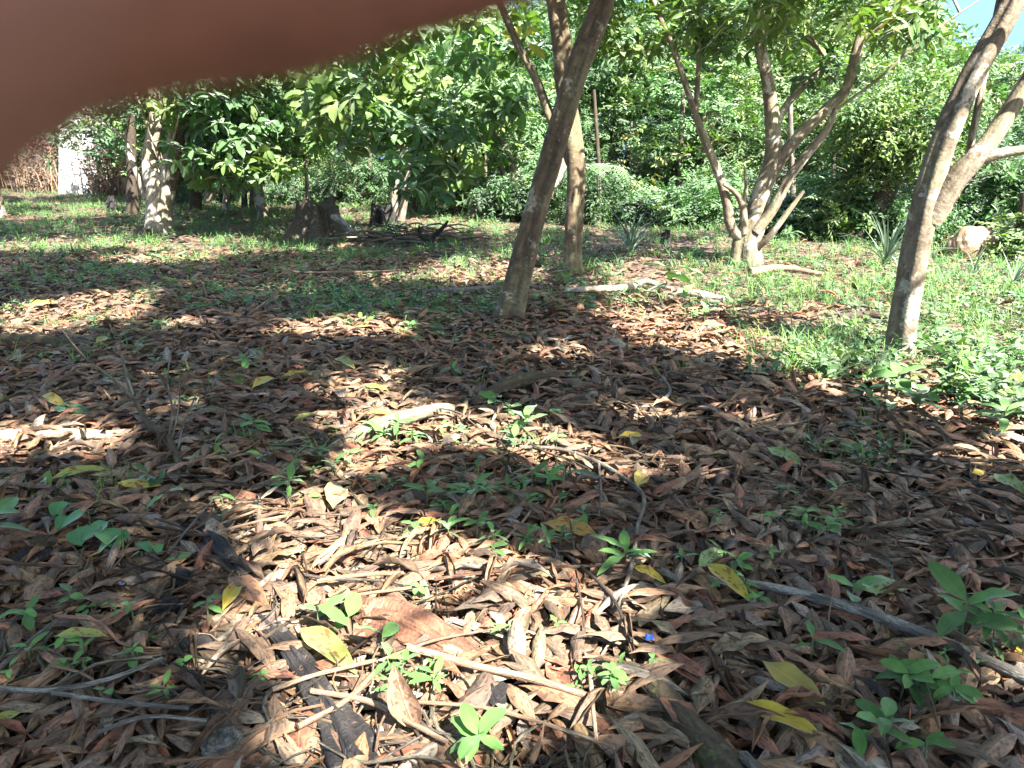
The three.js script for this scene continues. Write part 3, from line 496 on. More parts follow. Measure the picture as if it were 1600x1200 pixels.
// --- the far wood, one closed mass
{
  const t = new THREE.Group(), q = rng(5151), sets = [[], []]; t.name = 'far_wood'; t.userData = { kind: 'stuff', label: 'dense far wood closing the view behind the trees', category: 'wood' }; scene.add(t);
  for (let i = 0; i < 15000; i++) { const x = rr(q, -75, 75), z = -rr(q, 58, 76), top = 7 + 5 * fbm(x * 0.12 + 50, 3, 8, 3), [px] = toPx(x, 2, z), hh = px > 1470 && px < 1660 ? Math.min(top, 1.5 + Math.abs(z) * 0.12) : top, y = hh * Math.pow(q(), 0.8); sets[i % 2].push({ m: compose(V(x, gh(x, z) + y, z), new THREE.Euler(gauss(q) * 0.7, q() * 6.28, gauss(q) * 0.7), rr(q, 2.6, 4.2)), c: vary(fbm(x * 0.3 + 9, y * 0.4 + 9, 4, 2) > 0.5 ? GREEN.mid : GREEN.deep, q, 0.3, 0.12) }); }
  sets.forEach((s, k) => inst('far_leaves', SPRAY.mango[k], leafMat, s, t).userData.kind = 'stuff');
}
// --- shrubs along the foot of the wood
const shq = rng(909);
function shrub(px, py, w, h, tones, kind, label, seed, scale = 0.9) {
  const b = G(px, py), z = -b.z, r = w / 1200 * z / 2, hh = h / 1200 * z, t = thing('shrub', label, 'shrub', 'shrubs along the foot of the wood', V(b.x, b.y, b.z)), q = rng(seed);
  const cs = addCrown(t, { kind, c: V(b.x, b.y + hh * 0.5, b.z), r: [r, hh * 0.5, r * 0.8], clumps: Math.round(14 + w / 6), per: 12, cr: 0.26 + r * 0.1, scale, tones, seed, shell: 0.2, lowest: b.y + 0.03 });
  for (let i = 0; i < 5; i++) part('stem', limb([V(gauss(q) * 0.1, -0.05, gauss(q) * 0.1), V((cs[i].x - b.x) * 0.5, (cs[i].y - b.y) * 0.6, (cs[i].z - b.z) * 0.5), V(cs[i].x - b.x, cs[i].y - b.y, cs[i].z - b.z)], [0.02, 0.014, 0.006], { sides: 5, seg: 6, cap: false, seed: i }), B.dark, t);
}
const SH = [
  [700, 335, 90, 50, 0], [790, 345, 80, 60, 2], [870, 345, 80, 70, 1], [930, 350, 90, 60, 2], [1010, 350, 80, 50, 2], [1080, 355, 100, 75, 1], [1120, 345, 60, 80, 0], [1240, 370, 110, 70, 2], [1310, 375, 90, 80, 0], [1430, 385, 90, 90, 1], [1575, 385, 90, 90, 1], [1640, 410, 130, 110, 0],
  [1200, 322, 150, 90, 2], [1300, 325, 140, 110, 1], [1420, 330, 150, 120, 2], [1540, 332, 160, 120, 0], [1640, 335, 160, 130, 1], [900, 318, 150, 90, 1], [760, 312, 130, 70, 2], [640, 312, 130, 60, 2], [540, 308, 130, 60, 0], [440, 306, 120, 50, 1], [1100, 318, 150, 90, 0], [990, 316, 130, 60, 2],
  [430, 320, 80, 45, 2], [500, 318, 80, 45, 2], [590, 322, 70, 40, 1], [330, 316, 60, 30, 2], [650, 325, 60, 40, 2], [280, 315, 60, 35, 2], [760, 330, 60, 45, 0], [960, 335, 80, 60, 0], [1150, 345, 90, 60, 2], [1340, 355, 80, 90, 1], [1480, 370, 120, 130, 2], [1570, 365, 120, 150, 2], [850, 325, 120, 60, 2], [1050, 325, 120, 90, 2],
];
SH.forEach(([x, y, w, h, t], i) => { const p = [[GREEN.lime, GREEN.mint], [GREEN.mint, GREEN.mid], [GREEN.mid, GREEN.deep]][t], k = ['small', 'mango', 'pinn'][i % 3]; shrub(x, y, w * 1.15, h * (0.55 + 1.0 * hash2(i, 5, 3)), p, k, `${['bright', 'fresh green', 'shaded green'][t]} ${k === 'pinn' ? 'feathery' : k === 'small' ? 'small-leafed' : 'long-leafed'} ${w > 90 ? 'wide ' : ''}shrub ${y < 330 ? 'at the back, ' : ''}near ${markAt(x)}`, 2000 + i); });
// dry red brush at far left
for (const [px, py, w, h, lb] of [[70, 300, 130, 90, 'dry reddish brush at the far left margin'], [185, 305, 90, 90, 'dry pinkish brush right of the buttressed trunk']]) {
  const b = G(px, py), s = -b.z / 1200, t = thing('dry_brush', lb, 'shrub', 'dry brush heaps', V(b.x, b.y, b.z)), q = rng(px), gs = [];
  for (let i = 0; i < 90; i++) { const a = V(gauss(q) * w * 0.35 * s, 0, gauss(q) * w * 0.3 * s), dx = gauss(q) * 30 * s, dz = gauss(q) * 30 * s, hh = rr(q, 0.3, 1) * h * s; gs.push(limb([a, V(a.x + dx * 0.6, hh * 0.7, a.z + dz * 0.5), V(a.x + dx * 1.8, hh * rr(q, 0.7, 1.05), a.z + dz)], [0.022, 0.016, 0.006], { sides: 4, seg: 5, cap: false, seed: i })); }
  part('twig', mergeGeometries(gs), B.wood, t).userData.kind = 'stuff';
  const list = []; for (let i = 0; i < 220; i++) list.push({ m: compose(V(gauss(q) * w * 0.4 * s, rr(q, 0.05, 0.95) * h * s, gauss(q) * w * 0.35 * s), new THREE.Euler(q() * 6, q() * 6, q() * 6), rr(q, 0.8, 1.4)), c: vary([0.20, 0.14, 0.11], q) });
  inst('dead_leaves', SPRAY.small[0], dryMat, list, t).userData.kind = 'stuff';
}

// ---------------------------------------------------------------- stumps, boulder
function stumpGeo(rb, rt, h, seed, { lobes = 5, lobe = 0.3, jag = 0.15, n = 40, m = 16, lean = 0 } = {}) {
  const g = new Geo(), q = rng(seed);
  for (let j = 0; j <= m; j++) for (let i = 0; i <= n; i++) {
    const t = j / m, a = (i % n) / n * Math.PI * 2; const top = h * (1 - jag * fbm(Math.cos(a) * 2.2 + 6, Math.sin(a) * 2.2 + 6, seed, 3) * 1.6);
    let r = lerp(rt, rb, Math.pow(1 - t, 2.1)); r *= 1 + lobe * (1 - 0.7 * t) * Math.cos(a * lobes + seed + 0.8 * Math.sin(a)) + 0.42 * (fbm(Math.cos(a) * 6 + 9, Math.sin(a) * 6 + 9 + t * 0.6, seed + 7, 3) - 0.5);
    g.v(V(Math.cos(a) * r + lean * t, -0.1 + (top + 0.1) * t, Math.sin(a) * r), i / n * Math.max(2, Math.round(rb * 9)), t * h * 2);
  }
  const k = n + 1; for (let j = 0; j < m; j++) for (let i = 0; i < n; i++) { const a = j * k + i; g.i.push(a, a + k, a + 1, a + 1, a + k, a + k + 1); }
  const c = g.v(V(lean, h * 0.62, 0), 0, 0); const i0 = m * k; for (let i = 0; i < n; i++) g.i.push(c, i0 + i + 1, i0 + i);
  return g.build();
}
{
  const b = G(506, 374), s = -b.z / 1200; const t = thing('tree_stump', 'wide weathered grey stump with flaring roots in the clearing', 'stump', null, V(b.x, b.y, b.z));
  part('bole', stumpGeo(60 * s, 29 * s, 86 * s, 5, { lobes: 5, lobe: 0.28, jag: 0.55, n: 90 }), B.dark, t).position.x = -8 * s;
  part('root', limb([V(6 * s, 44 * s, 6 * s), V(26 * s, 28 * s, 10 * s), V(48 * s, 8 * s, 8 * s), V(64 * s, -4 * s, 4 * s)], [10 * s, 9 * s, 8 * s, 4 * s], { seed: 3 }), B.slate, t);
  part('root', limb([V(-24 * s, 24 * s, 6 * s), V(-38 * s, 8 * s, 10 * s), V(-50 * s, -4 * s, 12 * s)], [9 * s, 8 * s, 4 * s], { seed: 4 }), B.slate, t);
  const b2 = G(600, 352), s2 = -b2.z / 1200, t2 = thing('tree_stump', 'jagged dark broken stump right of the wide grey stump', 'stump', null, V(b2.x, b2.y, b2.z));
  part('bole', stumpGeo(22 * s2, 17 * s2, 46 * s2, 8, { lobes: 7, lobe: 0.3, jag: 0.75, n: 56 }), B.char, t2);
  const b3 = G(176, 328), s3 = -b3.z / 1200; single('tree_stump', stumpGeo(12 * s3, 6 * s3, 30 * s3, 12, { jag: 0.5 }), B.char, 'small dark pointed stump left of the white barked tree', 'stump', null, b3);
  const b4 = G(1040, 382), s4 = -b4.z / 1200; single('tree_stump', stumpGeo(11 * s4, 7 * s4, 36 * s4, 15, { jag: 0.8, lobes: 3 }), B.char, 'small charred stump right of the spiky rosette in the clearing', 'stump', null, b4);
  const b5 = G(1512, 404), s5 = -b5.z / 1200 * 1.15; const rk = single('boulder', lump(30 * s5, 26 * s5, 24 * s5, 6, 0.45, 3, 1.1), B.wood, 'grey and tan broken boulder behind the forked smooth tree', 'rock', null, V(b5.x, b5.y + 16 * s5, b5.z)); rk.rotation.z = 0.5;
  // heap of dead branches beside the stumps
  const b6 = G(650, 380), t6 = thing('debris_heap', 'heap of dead branches right of the wide grey stump', 'branches', null, V(b6.x, b6.y, b6.z)), q = rng(66);
  for (let i = 0; i < 60; i++) { const x = gauss(q) * 0.75, z = gauss(q) * 0.35, a = rr(q, -0.5, 0.5) + (q() < 0.5 ? Math.PI : 0), l = rr(q, 0.4, 1.1), y = rr(q, 0.03, 0.28) * Math.exp(-x * x); part('dead_branch', limb([V(x, y, z), V(x + Math.cos(a) * l * 0.5, y + rr(q, 0, 0.15), z + Math.sin(a) * l * 0.4), V(x + Math.cos(a) * l, Math.max(0.02, y + rr(q, -0.15, 0.15)), z + Math.sin(a) * l * 0.8)], [0.022, 0.016, 0.007].map(v => v * rr(q, 0.5, 1.2)), { sides: 5, seg: 6, seed: i }), [B.dark, B.slate, B.wood][i % 3], t6); }
  const v1 = G(672, 385), zz = -v1.z, t7 = thing('dead_sapling', 'dark V-shaped dead sapling right of the debris heap', 'branch', null, v1);
  part('stem', limb(rel([below(v1), P(676, 372, zz), P(690, 358, zz), P(700, 345, zz)], v1), [0.05, 0.045, 0.04, 0.02], { sides: 7 }), B.char, t7);
  part('stem', limb(rel([P(673, 378, zz), P(656, 368, zz), P(655, 352, zz)], v1), [0.035, 0.035, 0.015], { sides: 7 }), B.char, t7);
}

// ---------------------------------------------------------------- spiky rosettes
function rosette(px, py, n, lenPx, label, seed) {
  const b = G(px, py), z = -b.z, L = lenPx * 1.2 / 1200 * z, t = thing('spiky_plant', label, 'plant', 'rosettes of long stiff leaves', V(b.x, b.y, b.z)), q = rng(seed);
  const gs = [0, 1, 2].map(k => leafGeo(L, L * 0.028, { nu: 7, nv: 2, cup: 0.9, bend: [0.35, 0.7, 1.1][k], prof: 'blade' }));
  for (let i = 0; i < n; i++) { const m = part('leaf', gs[i % 3], leafTint(i % 2 ? [0.17, 0.25, 0.17] : [0.11, 0.20, 0.12], greenLeafMap, 0.25), t); m.rotation.set(0, q() * 6.283, lerp(0.25, 1.4, Math.pow(q(), 0.8)), 'YZX'); m.scale.setScalar(rr(q, 0.65, 1.1)); m.position.y = 0.02; }
}
rosette(985, 397, 34, 75, 'large spiky rosette in the clearing right of the straight brown tree', 1);
rosette(1383, 415, 34, 85, 'large spiky rosette left of the forked smooth tree', 2);
rosette(1582, 448, 18, 60, 'spiky rosette at the right edge', 3);
rosette(1520, 436, 14, 50, 'small spiky rosette between the forked smooth tree and the right edge', 4);

// ---------------------------------------------------------------- fallen wood
const onTop = (p, h = 0.02) => V(p.x, p.y + h, p.z);
// a stick along photographed places, resting on the litter; lift: height of each point above the land
function stick(name, label, category, path, radii, bark, { lift = 0.03, group = null, forks = [], opt = {}, seed = 3 } = {}) {
  const w = path.map(([x, y, l]) => { const g = G(x, y); return V(g.x, g.y + 0.035 + (l ?? lift), g.z); }), o = w[0].clone();
  const mk = (pts, r, s) => limb(rel(pts, o), r, { sides: 8, rough: 0.14, seed: s, seg: Math.max(8, pts.length * 5), tile: 0.25, ...opt });
  if (!forks.length) return single(name, mk(w, radii, seed), bark, label, category, group, o);
  const t = thing(name, label, category, group, o); part('stem', mk(w, radii, seed), bark, t);
  forks.forEach((f, i) => part('side_branch', mk(f.path.map(([x, y, l]) => { const g = G(x, y); return V(g.x, g.y + 0.035 + (l ?? lift), g.z); }), f.r, seed + i + 1), f.bark ?? bark, t));
  return t;
}
const TW = 'sticks lying on the leaf litter';
stick('fallen_limb', 'pale barkless limb half buried in the leaves, sunlit at its near end', 'branch', [[495, 728, -0.01], [560, 702, 0.045], [620, 680, 0.055], [690, 655, 0.03], [716, 646, -0.01]], [0.03, 0.042, 0.044, 0.038, 0.025], B.pale, { seed: 2, opt: { sides: 14 } });
stick('fallen_limb', 'dark mossy limb continuing behind the pale barkless limb', 'branch', [[735, 640, 0], [790, 622, 0.05], [830, 610, 0.05], [872, 600, 0.02]], [0.03, 0.05, 0.05, 0.035], B.moss, { seed: 4, opt: { sides: 14 } });
stick('fallen_log', 'white lichened log at the left edge among curled leaves', 'log', [[-60, 702, 0.0], [0, 697, 0.012], [90, 692, 0.012], [185, 688, -0.01]], [0.036, 0.036, 0.034, 0.028], B.white, { seed: 5, opt: { sides: 14 } });
stick('fallen_log', 'grey mossy log at the left edge below the sunlit leaves', 'log', [[-60, 548, 0.03], [0, 547, 0.04], [80, 549, 0.04], [150, 552, 0.01]], [0.06, 0.06, 0.055, 0.05], B.moss, { seed: 6, opt: { sides: 14 } });
stick('fallen_log', 'bleached white log lying in the grass right of the leaning trunk', 'log', [[882, 466, 0.05], [930, 465, 0.06], [985, 462, 0.06], [1005, 455, 0.08], [1050, 462, 0.04]], [0.035, 0.04, 0.04, 0.036, 0.025], B.white, { seed: 7, opt: { sides: 12 } });
stick('fallen_log', 'bleached log right of the broad-leafed sprout', 'log', [[1060, 470, 0.05], [1090, 474, 0.06], [1130, 478, 0.04]], [0.05, 0.05, 0.03], B.white, { seed: 8, opt: { sides: 12 } });
stick('fallen_log', 'brown log half hidden by grass below the many-stemmed tree', 'log', [[1170, 437, 0.06], [1215, 432, 0.07], [1285, 440, 0.05]], [0.055, 0.05, 0.03], B.wood, { seed: 9, opt: { sides: 12 } });
stick('fallen_branch', 'thin pale branch on the ground left of the forked smooth tree', 'branch', [[1240, 530, 0.03], [1285, 525, 0.05], [1325, 522, 0.04]], [0.018, 0.016, 0.01], B.white, { seed: 10 });
stick('fallen_branch', 'dark branch lying behind the foot of the forked smooth tree', 'branch', [[1310, 508, 0.04], [1350, 505, 0.05], [1400, 510, 0.05], [1490, 500, 0.04]], [0.03, 0.035, 0.03, 0.02], B.dark, { seed: 11 });
stick('fallen_branch', 'weathered branch in the grass left of the leaning trunk foot', 'branch', [[650, 466, 0.03], [715, 466, 0.05], [775, 458, 0.04]], [0.03, 0.035, 0.02], B.slate, { seed: 12 });
stick('fallen_branch', 'long thin dead branch across the leaves left of the leaning trunk', 'branch', [[440, 433, 0.03], [540, 436, 0.05], [655, 428, 0.03]], [0.014, 0.016, 0.01], B.wood, { seed: 13 });
stick('cut_branch', 'forked cut branch with upright bare twigs lying in the shade', 'branch', [[284, 746, 0.03], [264, 706, 0.05], [238, 690, 0.06], [215, 660, 0.12], [205, 640, 0.2]], [0.016, 0.017, 0.016, 0.014, 0.012], B.moss, { seed: 14,
  forks: [{ path: [[214, 660, 0.12], [207, 660, 0.3], [203, 660, 0.42]], r: [0.011, 0.009, 0.006], bark: B.grey }, { path: [[213, 662, 0.12], [185, 668, 0.26], [150, 690, 0.45], [128, 700, 0.6]], r: [0.009, 0.008, 0.006, 0.004], bark: B.grey }, { path: [[218, 664, 0.12], [232, 650, 0.16], [240, 648, 0.2]], r: [0.01, 0.009, 0.007], bark: B.grey }, { path: [[268, 706, 0.05], [278, 706, 0.2], [276, 706, 0.34], [296, 712, 0.6]], r: [0.008, 0.007, 0.005, 0.003], bark: B.grey }, { path: [[272, 708, 0.05], [286, 706, 0.18], [296, 704, 0.38]], r: [0.006, 0.005, 0.003], bark: B.grey }, { path: [[280, 722, 0.03], [292, 700, 0.1], [314, 690, 0.22]], r: [0.006, 0.005, 0.003], bark: B.slate }] });
stick('bent_branch', 'lichened bent branch curving through the shaded leaves right of the seedlings', 'branch', [[812, 716, 0.03], [870, 722, 0.04], [935, 748, 0.05], [985, 785, 0.06], [1004, 815, 0.08], [994, 868, 0.09], [985, 925, 0.07], [962, 985, 0.04]], [0.009, 0.010, 0.010, 0.010, 0.009, 0.008, 0.008, 0.006], B.grey, { seed: 15, forks: [{ path: [[935, 748, 0.05], [937, 800, 0.07], [935, 836, 0.05]], r: [0.007, 0.005, 0.003] }] });
stick('weathered_pole', 'long grey weathered pole lying across the shaded leaves at lower right', 'pole', [[1148, 934, 0.035], [1240, 958, 0.045], [1330, 986, 0.05], [1420, 1020, 0.05], [1520, 1062, 0.045], [1640, 1115, 0.04]], [0.014, 0.017, 0.018, 0.018, 0.019, 0.02], B.slate, { seed: 16, opt: { sides: 14, seg: 40 } });
stick('mossy_log', 'dark mossy log end emerging from the leaves at the bottom centre', 'log', [[955, 1035, -0.03], [1010, 1085, 0.0], [1060, 1140, 0.005], [1125, 1215, 0.0], [1180, 1290, 0.0]], [0.025, 0.038, 0.042, 0.046, 0.05], B.moss, { seed: 17, opt: { sides: 16, seg: 30, rough: 0.2 } });
stick('charred_root', 'black charred root with split grain running to the bottom edge', 'root', [[400, 965, -0.03], [425, 1000, 0.0], [465, 1050, 0.012], [500, 1105, 0.008], [535, 1165, 0.0], [560, 1230, 0.0]], [0.02, 0.03, 0.036, 0.044, 0.056, 0.07], B.char, { seed: 18, opt: { sides: 26, seg: 44, rough: 0.3, flute: 0.35, lobes: 7, squash: 1.1 } });
stick('charred_root', 'black charred root end by the thin crossed sticks', 'root', [[310, 838, 0.0], [335, 868, 0.03], [362, 900, 0.035], [392, 930, 0.0]], [0.02, 0.034, 0.036, 0.022], B.char, { seed: 19, opt: { sides: 24, seg: 30, rough: 0.32, flute: 0.35, lobes: 6 } });
stick('rotten_log', 'crumbling reddish rotten log in the sunlit leaves at lower centre', 'log', [[545, 965, -0.015], [600, 985, 0.01], [660, 1008, 0.015], [735, 1040, -0.01]], [0.05, 0.07, 0.065, 0.04], B.rot, { seed: 20, opt: { sides: 26, seg: 36, rough: 0.3, squash: 1.2, flute: 0.2, lobes: 9 } });
const STICKS = [
  // path, radius, bark, label
  [[[268, 898], [300, 855], [345, 800]], 0.006, B.slate, 'thin straight grey stick slanting over the charred root end'],
  [[[330, 868], [390, 850], [452, 836]], 0.009, B.wood, 'straight tan stick right of the charred root end'],
  [[[322, 862], [360, 845], [400, 830]], 0.008, B.wood, 'shorter tan stick above the charred root end'],
  [[[498, 944], [560, 934], [632, 930]], 0.012, B.wood, 'thick broken pale stick in the sunlit leaves'],
  [[[470, 985], [545, 968], [645, 954]], 0.009, B.wood, 'pale stick below the thick broken pale stick'],
  [[[680, 940], [770, 928], [880, 920], [985, 918]], 0.009, B.rot, 'long brown stick right of the thick broken pale stick'],
  [[[770, 890], [800, 865], [840, 815]], 0.008, B.wood, 'brown stick slanting up through the seedlings'],
  [[[870, 888], [910, 922], [955, 970], [985, 1040]], 0.009, B.dark, 'dark curved stick right of the sunlit leaves'],
  [[[880, 826, 0.02], [885, 850, 0.12], [900, 905, 0.04]], 0.005, B.rot, 'thin brown twig propped up beside the orange leaf'],
  [[[640, 1050], [730, 1078], [840, 1105], [915, 1130]], 0.016, B.wood, 'thick sunlit pale stick below the rotten log'],
  [[[430, 1120], [490, 1098], [590, 1072]], 0.010, B.wood, 'straight tan stick crossing the charred root'],
  [[[470, 1180], [540, 1140], [590, 1090]], 0.011, B.wood, 'tan stick crossing low over the charred root'],
  [[[490, 1122], [580, 1140], [640, 1172], [700, 1205]], 0.011, B.wood, 'lichened stick beside the large upright brown leaf'],
  [[[590, 1075], [680, 1040], [770, 1022]], 0.006, B.wood, 'slender pale stick along the rotten log'],
  [[[0, 1118], [80, 1122], [170, 1105], [260, 1070]], 0.011, B.slate, 'long grey stick near the lower left corner'],
  [[[90, 1125], [190, 1140], [300, 1150]], 0.009, B.slate, 'grey stick ending in the lower left leaves'],
  [[[0, 1092], [45, 1050], [95, 1008]], 0.010, B.slate, 'mossy grey stick slanting up from the left edge'],
  [[[0, 912], [80, 918], [130, 920]], 0.008, B.rot, 'brown stick below the dark mossy lump'],
  [[[380, 1130], [384, 1090], [378, 1085]], 0.012, B.moss, 'short thick mossy stick left of the charred root'],
  [[[655, 1140], [760, 1150], [880, 1185], [960, 1215]], 0.008, B.wood, 'pale stick at the bottom edge right of the upright leaf'],
  [[[920, 1090], [925, 1150], [930, 1205]], 0.009, B.wood, 'pale upright-lying stick left of the mossy log'],
  [[[900, 940], [908, 985], [912, 1020]], 0.006, B.rot, 'thin brown stick among the fanned brown leaves'],
  [[[388, 502, 0.02], [412, 490, 0.06], [436, 478, 0.1]], 0.012, B.wood, 'pale stick propped in the leaves at left middle'],
  [[[335, 625], [345, 600], [358, 583]], 0.008, B.slate, 'short bent grey twig in the shaded leaves at left'],
  [[[1035, 610], [1045, 635], [1030, 650]], 0.016, B.slate, 'short forked grey stick in the shade at the centre right'],
  [[[1395, 600, 0.02], [1385, 610, 0.1], [1380, 640, 0.02]], 0.02, B.wood, 'short brown stick by the lush weeds'],
  [[[1480, 600, 0.02], [1482, 620, 0.1], [1486, 640, 0.2]], 0.012, B.white, 'pale upright twig in the lush weeds'],
  [[[160, 1190], [230, 1165], [330, 1170]], 0.008, B.slate, 'grey stick along the bottom edge at left'],
  [[[430, 740], [480, 722], [500, 700]], 0.007, B.dark, 'thin dark stick beside the pale barkless limb'],
  [[[820, 850], [780, 880], [735, 900]], 0.007, B.rot, 'reddish stick below the seedlings'],
  [[[530, 905], [575, 880], [640, 870]], 0.005, B.wood, 'thin pale twig in the sunlit leaf fan'],
  [[[1230, 640], [1300, 620], [1340, 628]], 0.008, B.dark, 'dark twig in the shade left of the weeds'],
  [[[1290, 1010, 0.01], [1292, 990, 0.08], [1298, 985, 0.14]], 0.004, B.wood, 'short pale twig standing beside the weathered pole'],
];
STICKS.forEach(([p, r, b, l], i) => stick('stick', l, 'stick', p, p.map((_, k) => r * 0.75 * (1 - 0.22 * k / p.length)), b, { lift: 0.055, group: TW, seed: 40 + i, opt: { sides: 7, rough: 0.2 } }));
// fine twigs too many to count
{
  const q = rng(515), twig = [0, 1, 2].map(k => limb([V(-0.5, 0, 0), V(-0.15, 0.02, 0.05 * (k - 1)), V(0.2, 0.01, 0.07 * (1 - k)), V(0.5, 0.03, 0.02)], [0.014, 0.012, 0.01, 0.006], { sides: 5, seg: 8, rough: 0.2, seed: k + 1 })), t = new THREE.Group();
  t.name = 'twig_litter'; t.userData = { kind: 'stuff', label: 'fine dry twigs scattered through the leaf litter', category: 'twigs' }; scene.add(t);
  const sets = [[], [], []]; for (let i = 0; i < 3200; i++) { const d = 1.4 + 9 * Math.pow(q(), 1.4), x = rr(q, -0.75, 0.75) * (d + 0.5), z = -d, l = rr(q, 0.12, 0.42); if (fbm(x * 0.8 + 3, z * 0.8 + 3, 8, 2) < 0.4) continue; sets[i % 3].push({ m: compose(V(x, gh(x, z) + rr(q, 0.035, 0.085), z), new THREE.Euler(0, q() * 6.28, gauss(q) * 0.12), V(l, l * rr(q, 0.7, 1.4), l * rr(q, 0.7, 1.4))), c: vary([0.8, 0.72, 0.62], q, 0.3) }); }
  sets.forEach((s, k) => inst('twigs', twig[k], [B.wood, B.dark, B.slate][k], s, t).userData.kind = 'stuff');
}
// dark crumbling lumps of burnt soil and moss
const LUMPS = [[58, 890, 0.075, 0.04, B.char, 'dark burnt wood lump with a mossy side below the heart-leafed plant', 1], [283, 925, 0.05, 0.035, B.char, 'dark crumbly lump left of the thin crossed sticks', 2], [262, 968, 0.055, 0.035, B.char, 'dark crumbly lump beside the shiny round seed', 3], [310, 1030, 0.05, 0.035, B.char, 'dark rotten lump below the bright standing yellow leaf', 4], [110, 835, 0.04, 0.03, B.char, 'small dark lump behind the heart-leafed plant', 5], [350, 1185, 0.05, 0.03, B.slate, 'flat grey wood block at the bottom edge', 6], [770, 1110, 0.05, 0.03, B.char, 'dark broken wood piece under the pale sticks', 7]];
LUMPS.forEach(([x, y, r, h, b, l, s]) => { const g = G(x, y); const m = single('wood_lump', lump(r, h, r * 0.8, s * 7, 0.55, 3, 3.2), b, l, 'lump', 'dark lumps of burnt wood', V(g.x, g.y + 0.03 + h * 0.5, g.z)); m.rotation.y = s; });
{ const g = G(78, 880); single('moss_tuft', lump(0.04, 0.022, 0.03, 99, 0.7, 4, 5), B.moss, 'green moss tuft on the dark burnt lump', 'moss', null, V(g.x, g.y + 0.1, g.z + 0.01)); }
{ const g = G(197, 946); const b = single('round_seed', lump(0.0135, 0.0125, 0.0135, 3, 0.04, 3, 1), new THREE.MeshPhysicalMaterial({ color: col(0.02, 0.02, 0.022), roughness: 0.25, clearcoat: 1, clearcoatRoughness: 0.08 }), 'small shiny black round seed among the leaves at lower left', 'seed', null, V(g.x, g.y + 0.085, g.z)); b.rotation.y = 1; }
{ const g = G(1013, 1032); const p = new Geo(), q = rng(12); for (let j = 0; j < 5; j++) for (let i = 0; i < 5; i++) p.v(V((i - 2) * 0.006 + gauss(q) * 0.002, 0.01 + q() * 0.012, (j - 2) * 0.007 + gauss(q) * 0.002), i / 4, j / 4); for (let j = 0; j < 4; j++) for (let i = 0; i < 4; i++) { const a = j * 5 + i; p.i.push(a, a + 5, a + 1, a + 1, a + 5, a + 6); } single('plastic_scrap', p.build(), std({ color: col(0.02, 0.07, 0.5), roughness: 0.4, side: THREE.DoubleSide }), 'tiny crumpled bright blue plastic scrap in the leaves', 'plastic scrap', null, V(g.x, g.y + 0.07, g.z)); }

// ---------------------------------------------------------------- the leaf litter
const DRY = [[0.33, 0.175, 0.095], [0.27, 0.165, 0.09], [0.37, 0.235, 0.135], [0.18, 0.115, 0.07], [0.29, 0.21, 0.125], [0.29, 0.125, 0.07], [0.31, 0.255, 0.195], [0.125, 0.085, 0.058]];
const DRY_WORD = ['russet brown', 'brown', 'tan', 'dark brown', 'dull tan', 'reddish', 'pale grey-brown', 'deep brown'];
const lq = rng(31337);
const LITTER = [], FORM = [];
for (let k = 0; k < 20; k++) {
  const f = ['tightly rolled', 'cupped', 'tightly rolled', 'arched', 'flattish', 'cupped', 'tightly rolled', 'arched', 'flattish'][k > 15 ? 8 : k % 8]; FORM.push(f);
  const o = { nu: 8, nv: 4, wave: rr(lq, 0.05, 0.3), twist: gauss(lq) * 0.7, r: lq, prof: k % 5 === 3 ? 'oval' : 'lance' };
  if (f === 'tightly rolled') { o.cup = rr(lq, 1.5, 2.6) * (lq() < 0.3 ? -1 : 1); o.bend = gauss(lq) * 1.1; } else if (f === 'cupped') { o.cup = rr(lq, 0.8, 1.3); o.bend = rr(lq, -0.8, 0.3); } else if (f === 'flattish') { o.cup = rr(lq, 0.2, 0.6) * (lq() < 0.4 ? -1 : 1); o.bend = gauss(lq) * 0.6; o.tip = gauss(lq) * 1.5; } else { o.cup = rr(lq, -1.1, -0.6); o.bend = rr(lq, 0.3, 1.1); }
  if (k > 15) o.prof = 'oval';
  const g = leafGeo(k > 15 ? 0.15 : 0.185, (k > 15 ? 1.15 : 1) * 0.0225 * rr(lq, 0.8, 1.2), o); g.translate(-0.09, 0, 0); g.computeBoundingBox(); g.translate(0, -g.boundingBox.min.y, 0); LITTER.push(g);
}
function grassiness(x, z) { // how much the grass has taken over from the leaf litter
  const [px, py] = toPx(x, 0, z), n = fbm(x * 0.55 + 20, z * 0.55 + 20, 55, 3) - 0.5;
  const right = smooth(1.2, 3.2, x + (-z - 6) * 0.38 + n * 3.0) * smooth(-4.6, -5.6, z - n);
  const far = smooth(-8.5, -12, z + n * 6 + (x < -1 ? 1.2 : 0));
  return clamp(Math.max(right, far), 0, 1);
}
const entries = [];
